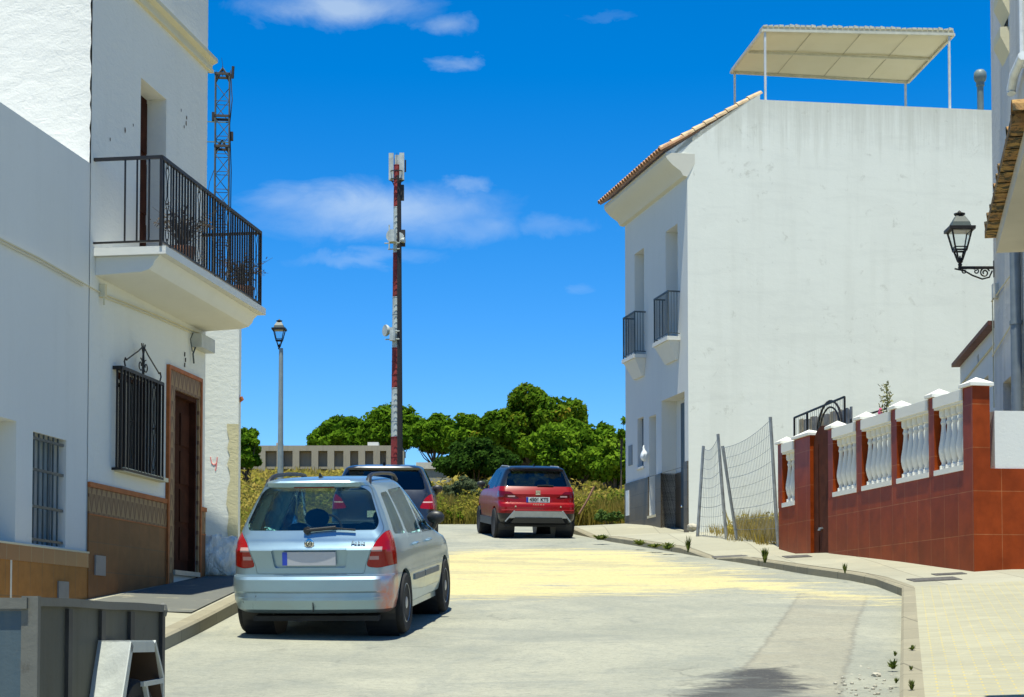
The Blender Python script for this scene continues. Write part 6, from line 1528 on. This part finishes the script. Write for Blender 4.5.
mb.build('skid_plate', plain('silver_skid', (.40, .42, .42), .4, .4), car2, fix=True)
MB().hexa([(-.60, ry2(0, .4)-.06, .35), (.60, ry2(0, .4)-.06, .35), (.60, .2, .35), (-.60, .2, .35)], [(-.52, ry2(0, .44)-.05, .47), (.52, ry2(0, .44)-.05, .47), (.52, .2, .47), (-.52, .2, .47)]).build('lower_grille', BLACKPL, car2)
for s_ in (-1, 1):
    MB().tube([(s_*.53, ry2(.0, .62)-.03, .615), (s_*.72, ry2(.0, .4)-.03, .38)], .018, 4).build('skid_trim', plain('silver_skid', (.4,.42,.42)), car2)
    MB().tube([(s_*.55, .62, 1.54), (s_*.56, .80, 1.58), (s_*.56, 1.8, 1.59), (s_*.55, 2.1, 1.54)], .02, 6).build('roof_rail', GALV, car2, smooth=50)
    MB().box(s_*.80-.09, s_*.80+.09, 1.1, 2.98, .28, .44).build('sill_cladding', BLACKPL, car2)
    MB().lathe([(.018, -.006), (.018, .0)], 10, (s_*.50, ry2(.5, .71)-.004, .71), 'y').build('parking_sensor', CHROME, car2)
    y0 = .76
strip('spoiler', P2, -.58, .58, 1.49, 1.525, .10, plain('roof_black', (.01, .012, .018), .2), car2, .14); strip('chrome_line', P2, -.80, .80, .625, .64, .008, plain('red_line', (.5, .03, .03), .3), car2, .012)
MB().tube([(.0, ry2(0, 1.17)-.02, 1.165), (.2, ry2(.2, 1.17)-.02, 1.175), (.36, ry2(.36, 1.17)-.02, 1.165)], .014, 5).build('rear_wiper', BLACKPL, car2)
MB().hexa([(-.03, .7, 1.57), (.03, .7, 1.57), (.02, .85, 1.58), (-.02, .85, 1.58)], [(-.006, .68, 1.65), (.006, .68, 1.65), (.004, .72, 1.64), (-.004, .72, 1.64)]).build('antenna', BLACKPL, car2)
MB().tube([(-.7, .76, .3), (.7, .76, .3)], .04, 8).build('rear_axle', BLACKPL, car2)

# --- dark blue car behind the silver one
T3 = [(.26, .76, .30, 4.1), (.30, .83, .16, 4.2), (.42, .87, .04, 4.26), (.56, .882, .0, 4.3), (.72, .885, .01, 4.3), (.78, .885, .05, 4.26), (.92, .88, .08, 4.1), (1.05, .865, .12, 3.8), (1.16, .84, .17, 3.4), (1.24, .81, .22, 3.15), (1.36, .765, .29, 2.95), (1.48, .71, .36, 2.75),
      (1.57, .665, .38, 2.55), (1.60, .635, .36, 2.45), (1.625, .58, .38, 2.3), (1.64, .48, .55, 2.1), (1.65, .3, .8, 1.9)]
DKP = paint('dark_blue_paint', (.020, .028, .045), .4, .22)
P3 = dict(T=T3, Z=ZS([r[0] for r in T3]+[.36, .49, .64, .85, .98, 1.10, 1.30, 1.42, 1.53]), bulge=.07, L=4.3, rc=.20, W=.885, axles=(.8, 3.4), arch=.37, wr=.325, track=.79, tw=.21, spokes=5, rim=P2['rim'], glass=glass('privacy_glass', (.16, .19, .20), .12), floor=.32, beltz=1.1, miry=2.95,
          rear_glass=rpoly([(-.70, 1.235), (.70, 1.235), (.63, 1.50), (.57, 1.555), (-.57, 1.555), (-.63, 1.50)], .06), windscreen=rpoly([(-.7, 1.25), (.7, 1.25), (.58, 1.58), (-.58, 1.58)], .05),
          side_glass=[rpoly([(.72, 1.23), (1.2, 1.2), (1.2, 1.56), (.9, 1.54)], .04), rpoly([(1.28, 1.2), (2.05, 1.18), (2.05, 1.58), (1.28, 1.57)], .04), rpoly([(2.12, 1.18), (3.1, 1.16), (2.7, 1.5), (2.5, 1.58), (2.12, 1.58)], .04)],
          tail=rpoly([(.60, .93), (.95, .90), (.95, 1.10), (.80, 1.17), (.70, 1.10)], .04), taildepth=.42,
          tailgate=rpoly([(-.60, .70), (.60, .70), (.60, .93), (.72, 1.20), (.62, 1.58), (-.62, 1.58), (-.72, 1.20), (-.60, .93)], .05), bumper=[(-.2, .1), (.45, .1), (.45, .69), (-.2, .69)],
          doors=[rpoly([(1.25, .45), (2.05, .43), (2.09, 1.17), (1.25, 1.19), (1.30, .8)], .05), rpoly([(2.06, .43), (3.0, .43), (3.15, 1.15), (2.1, 1.17)], .05)], paint=DKP, tailmat=finish_tail('dark_car_tail_lamp', (.28, .004, .008), white=[(.66, .82, 1.02, 1.04, (.6, .4, .4))]))
c3 = at(384, 560, 29.8)
car3 = car_root('hatchback_car', 'dark blue car half hidden behind the silver estate car', c3.x-.02, 29.8, R_(-2.0))
make_car(P3, car3)
strip('spoiler', P3, -.60, .60, 1.565, 1.60, .06, DKP, car3, .10)
MB().hexa([(-.03, .7, 1.635), (.03, .7, 1.635), (.02, .85, 1.64), (-.02, .85, 1.64)], [(-.006, .68, 1.70), (.006, .68, 1.70), (.004, .72, 1.69), (-.004, .72, 1.69)]).build('antenna', BLACKPL, car3)
MB().box(-.26, .26, rear_y(P3, 0, .84)-.02, rear_y(P3, 0, .84)-.005, .78, .89).build('number_plate', MATS['white_plate'], car3)
# ------------------------------------------------------------------ trailer at the bottom left
pc = at(161, 601, 9.3); TR = Fr(pc.x, 9.3, G(9.3), LA+R_(1.0))
tr = TR.thing('box_trailer', 'grey ribbed steel box trailer with a pale dented mudguard at the lower left', 'trailer')
def th_(px, py, ly=0.0): return TR.hit(px, py, ly)
ztp = th_(160, 604.5)[1]; xn = th_(33, 602)[0]; zbt = ztp-.62
TP1 = stucco('dull_trailer_steel', (.095, .098, .080), stain=(.05, .045, .03), dirt=.8, streak=.8, bs=.12, rough=.6)
TP2 = stucco('blue_grey_trailer_steel', (.075, .11, .13), stain=(.20, .20, .17), dirt=.6, streak=.3, bs=.12, rough=.5)
TPF = stucco('scratched_frame_steel', (.15, .15, .13), stain=(.07, .05, .035), dirt=.6, streak=.4, bs=.15, rough=.55)
DKS = plain('dark_rib_steel', (.045, .045, .042), .6, .2, .3)
MB().box(xn+.02, -.02, .0, .02, zbt, ztp-.02).build('side_panel', TP1, tr)
MB().box(xn+.02, -.02, 1.18, 1.2, zbt, ztp-.02).build('side_panel', TP1, tr); MB().box(-.02, 0, .0, 1.2, zbt, ztp-.02).build('front_panel', TP1, tr); MB().box(xn+.02, -.02, .02, 1.18, zbt, zbt+.02).build('floor', TP1, tr)
np_ = MB().box(xn, xn+.02, .045, 1.15, zbt, ztp-.06).build('tailboard', TP2, tr)
MB().box(xn-.014, xn-.001, .20, 1.0, zbt+.05, zbt+.32).build('press_panel', TP1, np_)
for a, b in ((68, 72), (101, 105), (130, 134)): MB().box(th_(a, 650, -.015)[0], th_(b, 650, -.015)[0], -.018, .0, zbt, ztp-.045).build('rib', DKS, tr)
mb = MB().tube([(xn, -.004, ztp-.02), (xn*.75, -.004, ztp-.016), (xn*.5, -.004, ztp-.021), (xn*.25, -.004, ztp-.017), (0, -.004, ztp-.02)], .026, 4)
mb.box(xn-.01, .02, 1.18, 1.22, ztp-.045, ztp).box(-.01, .03, .02, 1.18, ztp-.045, ztp-.002).box(xn-.02, xn+.02, .02, 1.18, ztp-.05, ztp-.003)
mb.build('top_rail', TPF, tr)
MB().box(xn-.004, xn+.026, -.024, .05, zbt, ztp+.004).build('corner_post', TPF, tr); MB().box(-.03, .012, -.02, .05, zbt, ztp-.02).build('corner_post', DKS, tr)
MB().ball((.005, -.01, ztp-.03), .035, 8, (1, .7, 1.2)).build('corner_cap', TPF, tr)
MB().box(xn+.05, -.05, .02, .09, zbt-.12, zbt-.001).build('chassis_rail', DKS, tr)
# mudguard
PALE = stucco('pale_galvanised_mudguard', (.50, .53, .50), stain=(.22, .22, .20), dirt=.5, streak=.4, bs=.3, bscale=6, rough=.5)
OL = -.19; fxn = th_(130, 648, OL)[0]; fxf = th_(153.5, 641, OL)[0]; fz = th_(153.5, 641.5, OL)[1]
inx = th_(98, 646, -.004)[0]
bm_ = MB(); T_ = .006
def slab(P4, nrm): 
    n_ = Vector(nrm)*T_; bm_.hexa([Vector(p) for p in P4], [Vector(p)+n_ for p in P4])
slab([(fxn, OL, fz), (fxf, OL, fz), (fxf, -.004, fz), (inx, -.004, fz)], (0, 0, 1))
# dented near plate as a grid
n_ = 12; V = []; 
for j in range(n_+1):
    for i in range(n_+1):
        u_, v_ = i/n_, j/n_; x = (inx*(1-u_)+fxn*u_)-.16*v_-.006*math.sin(u_*3+v_*4)*v_+.014*math.exp(-((u_-.5)**2+(v_-.42+.35*(u_-.5))**2*6)*9); y = -.004+(OL+.004)*u_; z = fz-.40*v_
        V.append((x, y, z))
b_ = len(bm_.v); bm_.add(V, [(j*(n_+1)+i, j*(n_+1)+i+1, (j+1)*(n_+1)+i+1, (j+1)*(n_+1)+i) for j in range(n_) for i in range(n_)])
slab([(fxn, OL, fz), (fxf, OL, fz), (fxf+.005, OL, fz-.05), (fxn-.02, OL, fz-.05)], (0, -1, 0)); slab([(fxn, OL, fz), (fxn+.03, OL, fz-.02), (fxn-.13, OL, fz-.42), (fxn-.18, OL, fz-.42)], (0, -1, 0))
bm_.build('mudguard', PALE, tr, fix=True, smooth=35)
mb = MB().tube([(fxf, OL, fz), (fxf+.14, OL+.005, fz-.17), (fxf+.16, OL+.01, fz-.45)], .014, 4).tube([(fxf-.15, OL, fz-.20), (fxf+.12, OL, fz-.19)], .016, 4).tube([(fxf-.12, OL, fz-.2), (fxf+.03, OL, fz-.5)], .014, 4)
mb.build('mudguard_stay', PALE, tr); MB().add([(fxf, OL, fz), (fxf, -.004, fz), (fxf+.2, -.004, fz-.4), (fxf+.2, OL, fz-.4)], [(0, 1, 2, 3)]).build('mudguard_flap', plain('rust_brown', (.07, .045, .03), .8), tr)
w_ = wheel(tr, 0, 0, .255, 1, .15, 6, plain('cream_steel_rim', (.42, .38, .28), .6, .1))
w_.rotation_euler = (0, 0, -math.pi/2); w_.location = (fxf-.16, OL+.085, .255)
MB().tube([(xn+.1, .3, zbt+.05), (xn+.1, .3, .02)], .02, 6).build('prop_leg', DKS, tr)
MB().tube([(w_.location.x, OL+.09, .255), (w_.location.x, 1.38, .255)], .03, 8).build('axle', DKS, tr)
# ------------------------------------------------------------------ covers, weeds, stones
COV = plain('dark_iron_cover', (.10, .095, .085), .7, .3, .3, 20, .4, 60)
for (px, py, w1_, d1, lab) in ((934, 576.5, .62, .5, 'dark iron cover in the pavement closest to the tiled wall corner'), (949, 572.6, .42, .3, 'smaller dark cover just behind the one at the wall corner'), 
                              (797, 553.6, .42, .5, 'dark cover on the pavement in front of the brown gate'), (730, 547.6, .6, .6, 'dark cover on the pavement beside the dry weeds')):
    p = gp(px, py, .2); z = zr(p.x, p.y); o = MB().box(-w1_/2, w1_/2, -d1/2, d1/2, -.02, .006).build('manhole_cover', COV)
    MB().box(-w1_/2+.06, w1_/2-.06, -d1/2+.06, d1/2-.06, .006, .009).build('lid', COV, o)
    o.location = (p.x, p.y, z+.004); o.rotation_euler = (math.atan2(G(p.y+.5)-G(p.y-.5), 1)+.01, -.05, 0); tag(o, lab, 'manhole cover', 'covers in the right pavement')
WEED = leafmat('kerb_weed', [(0, (.05, .09, .02)), (.6, (.12, .18, .03)), (1, (.28, .28, .08))])
def weed(x, y, z, r, h, seed, lab):
    rg = np.random.default_rng(seed); n = 46; an = rg.uniform(0, 6.28, n); t = rg.uniform(.1, 1, n); P0 = np.zeros((n, 3)); tip = np.stack([np.cos(an)*r*t, np.sin(an)*r*t, h*rg.uniform(.3, 1, n)], 1); s_ = np.stack([-np.sin(an), np.cos(an), np.zeros(n)], 1)*r*.16
    mid = tip*.55+np.array([0, 0, h*.12]); P0 = P0+rg.normal(0, r*.12, (n, 3))*np.array([1, 1, 0]); V = np.stack([P0, mid-s_, tip, mid+s_], 1).reshape(-1, 3)
    o = np_mesh('weed', V, np.arange(4*n).reshape(-1, 4), WEED, None, rg.uniform(0, 1, n)); o.location = (x, y, z); return tag(o, lab, 'weed', 'weeds in the kerb joints')
WL = [(893, 668, .06, .09, 'largest green weed hanging at the near kerb edge', 0), (912, 651, .04, .05, 'round green weed tuft in the block paving beside the near kerb', 1), (912, 691, .035, .08, 'upright weed in the paving joint at the bottom of the near kerb', 1),
      (895, 655, .03, .05, 'small weed on the near kerb edge just above the largest kerb weed', 0), (896, 682, .03, .05, 'small weed on the near kerb edge just below the largest kerb weed', 0), (911, 671, .025, .04, 'small weed in the paving joint level with the largest kerb weed', 1),
      (765, 567, .09, .26, 'tallest spiky weed rising from the kerb below the garden wall', 0), (640, 548.5, .18, .12, 'low green weed on the kerb in front of the white house entrance', 0), (655, 551, .2, .09, 'flattest weed of the row on the kerb before the white house', 0), (668, 553, .18, .15, 'bushiest weed of the row on the kerb before the white house', 0),
      (688, 556, .08, .34, 'thin upright weed at the kerb end before the wire fence', 0), (845, 574, .05, .16, 'thin weed on the pavement below the second baluster panel', 1), (600, 543, .25, .12, 'weed in the kerb gap nearest to the red car', 0)]
for i, (px, py, r, h, lab, onp) in enumerate(WL):
    p = gp(px, py, .13 if onp else .04); weed(p.x, p.y, (zr(p.x, p.y) if onp else G(p.y)+(.10 if py < 600 else .03)), r, h, i+50, lab)
rnd = random.Random(8); STN = plain('pale_stone', (.40, .37, .29), .9, 0, .3, 20, .5, 40)
def stone(px, py, r, lab, grp, off=0.0, m_=None):
    p = gp(px, py, off); bm = bmesh.new(); bmesh.ops.create_icosphere(bm, subdivisions=2, radius=r)
    for v_ in bm.verts: v_.co = Vector((v_.co.x*1.2, v_.co.y, v_.co.z*.65))*rnd.uniform(.8, 1.15)
    me = bpy.data.meshes.new('stone'); bm.to_mesh(me); bm.free(); o = link_mesh('stone', me, m_ or STN); o.location = (p.x, p.y, p.z+r*.4); o.rotation_euler = (0, 0, rnd.random()*6); return tag(o, lab, 'stone', grp)
stone(876, 677, .035, 'pale stone lying loose beside the near kerb', None)
mb = MB()
for i in range(60):
    p = gp(rnd.uniform(835, 893), rnd.uniform(664, 697)); r = rnd.uniform(.004, .016); mb.ball((p.x, p.y, p.z+r*.5), r, 6, (1.2, 1, .7))
tag(mb.build('gravel', STN), 'scatter of pale grit along the near kerb', 'gravel', None, 'stuff')
RUB = plain('white_rubble', (.6, .6, .55), .9, 0, .2, 10); BRK = plain('broken_brick', (.33, .10, .05), .9, 0, .3, 10)
stone(705, 527, .28, 'white lump of rubble beside the leaning fence posts', 'rubble at the foot of the gable', .15, RUB); stone(696, 521, .2, 'red broken brick lump against the gable foot', 'rubble at the foot of the gable', .3, BRK); stone(693, 530, .14, 'yellowish stone at the gable corner foot', 'rubble at the foot of the gable', .2)
# a bent metal stake in the weeds behind the red car
a = at(594, 487, 49); b = at(579, 514, 48.5); o = MB().tube([(0, 0, 0), b-b, (a-b)*.5+Vector((.02, 0, 0)), a-b], .03, 5).build('rusty_stake', plain('rusty_brown', (.13, .06, .03), .8)); o.location = b; tag(o, 'thin rusty stake leaning in the weeds right of the red car', 'stake')
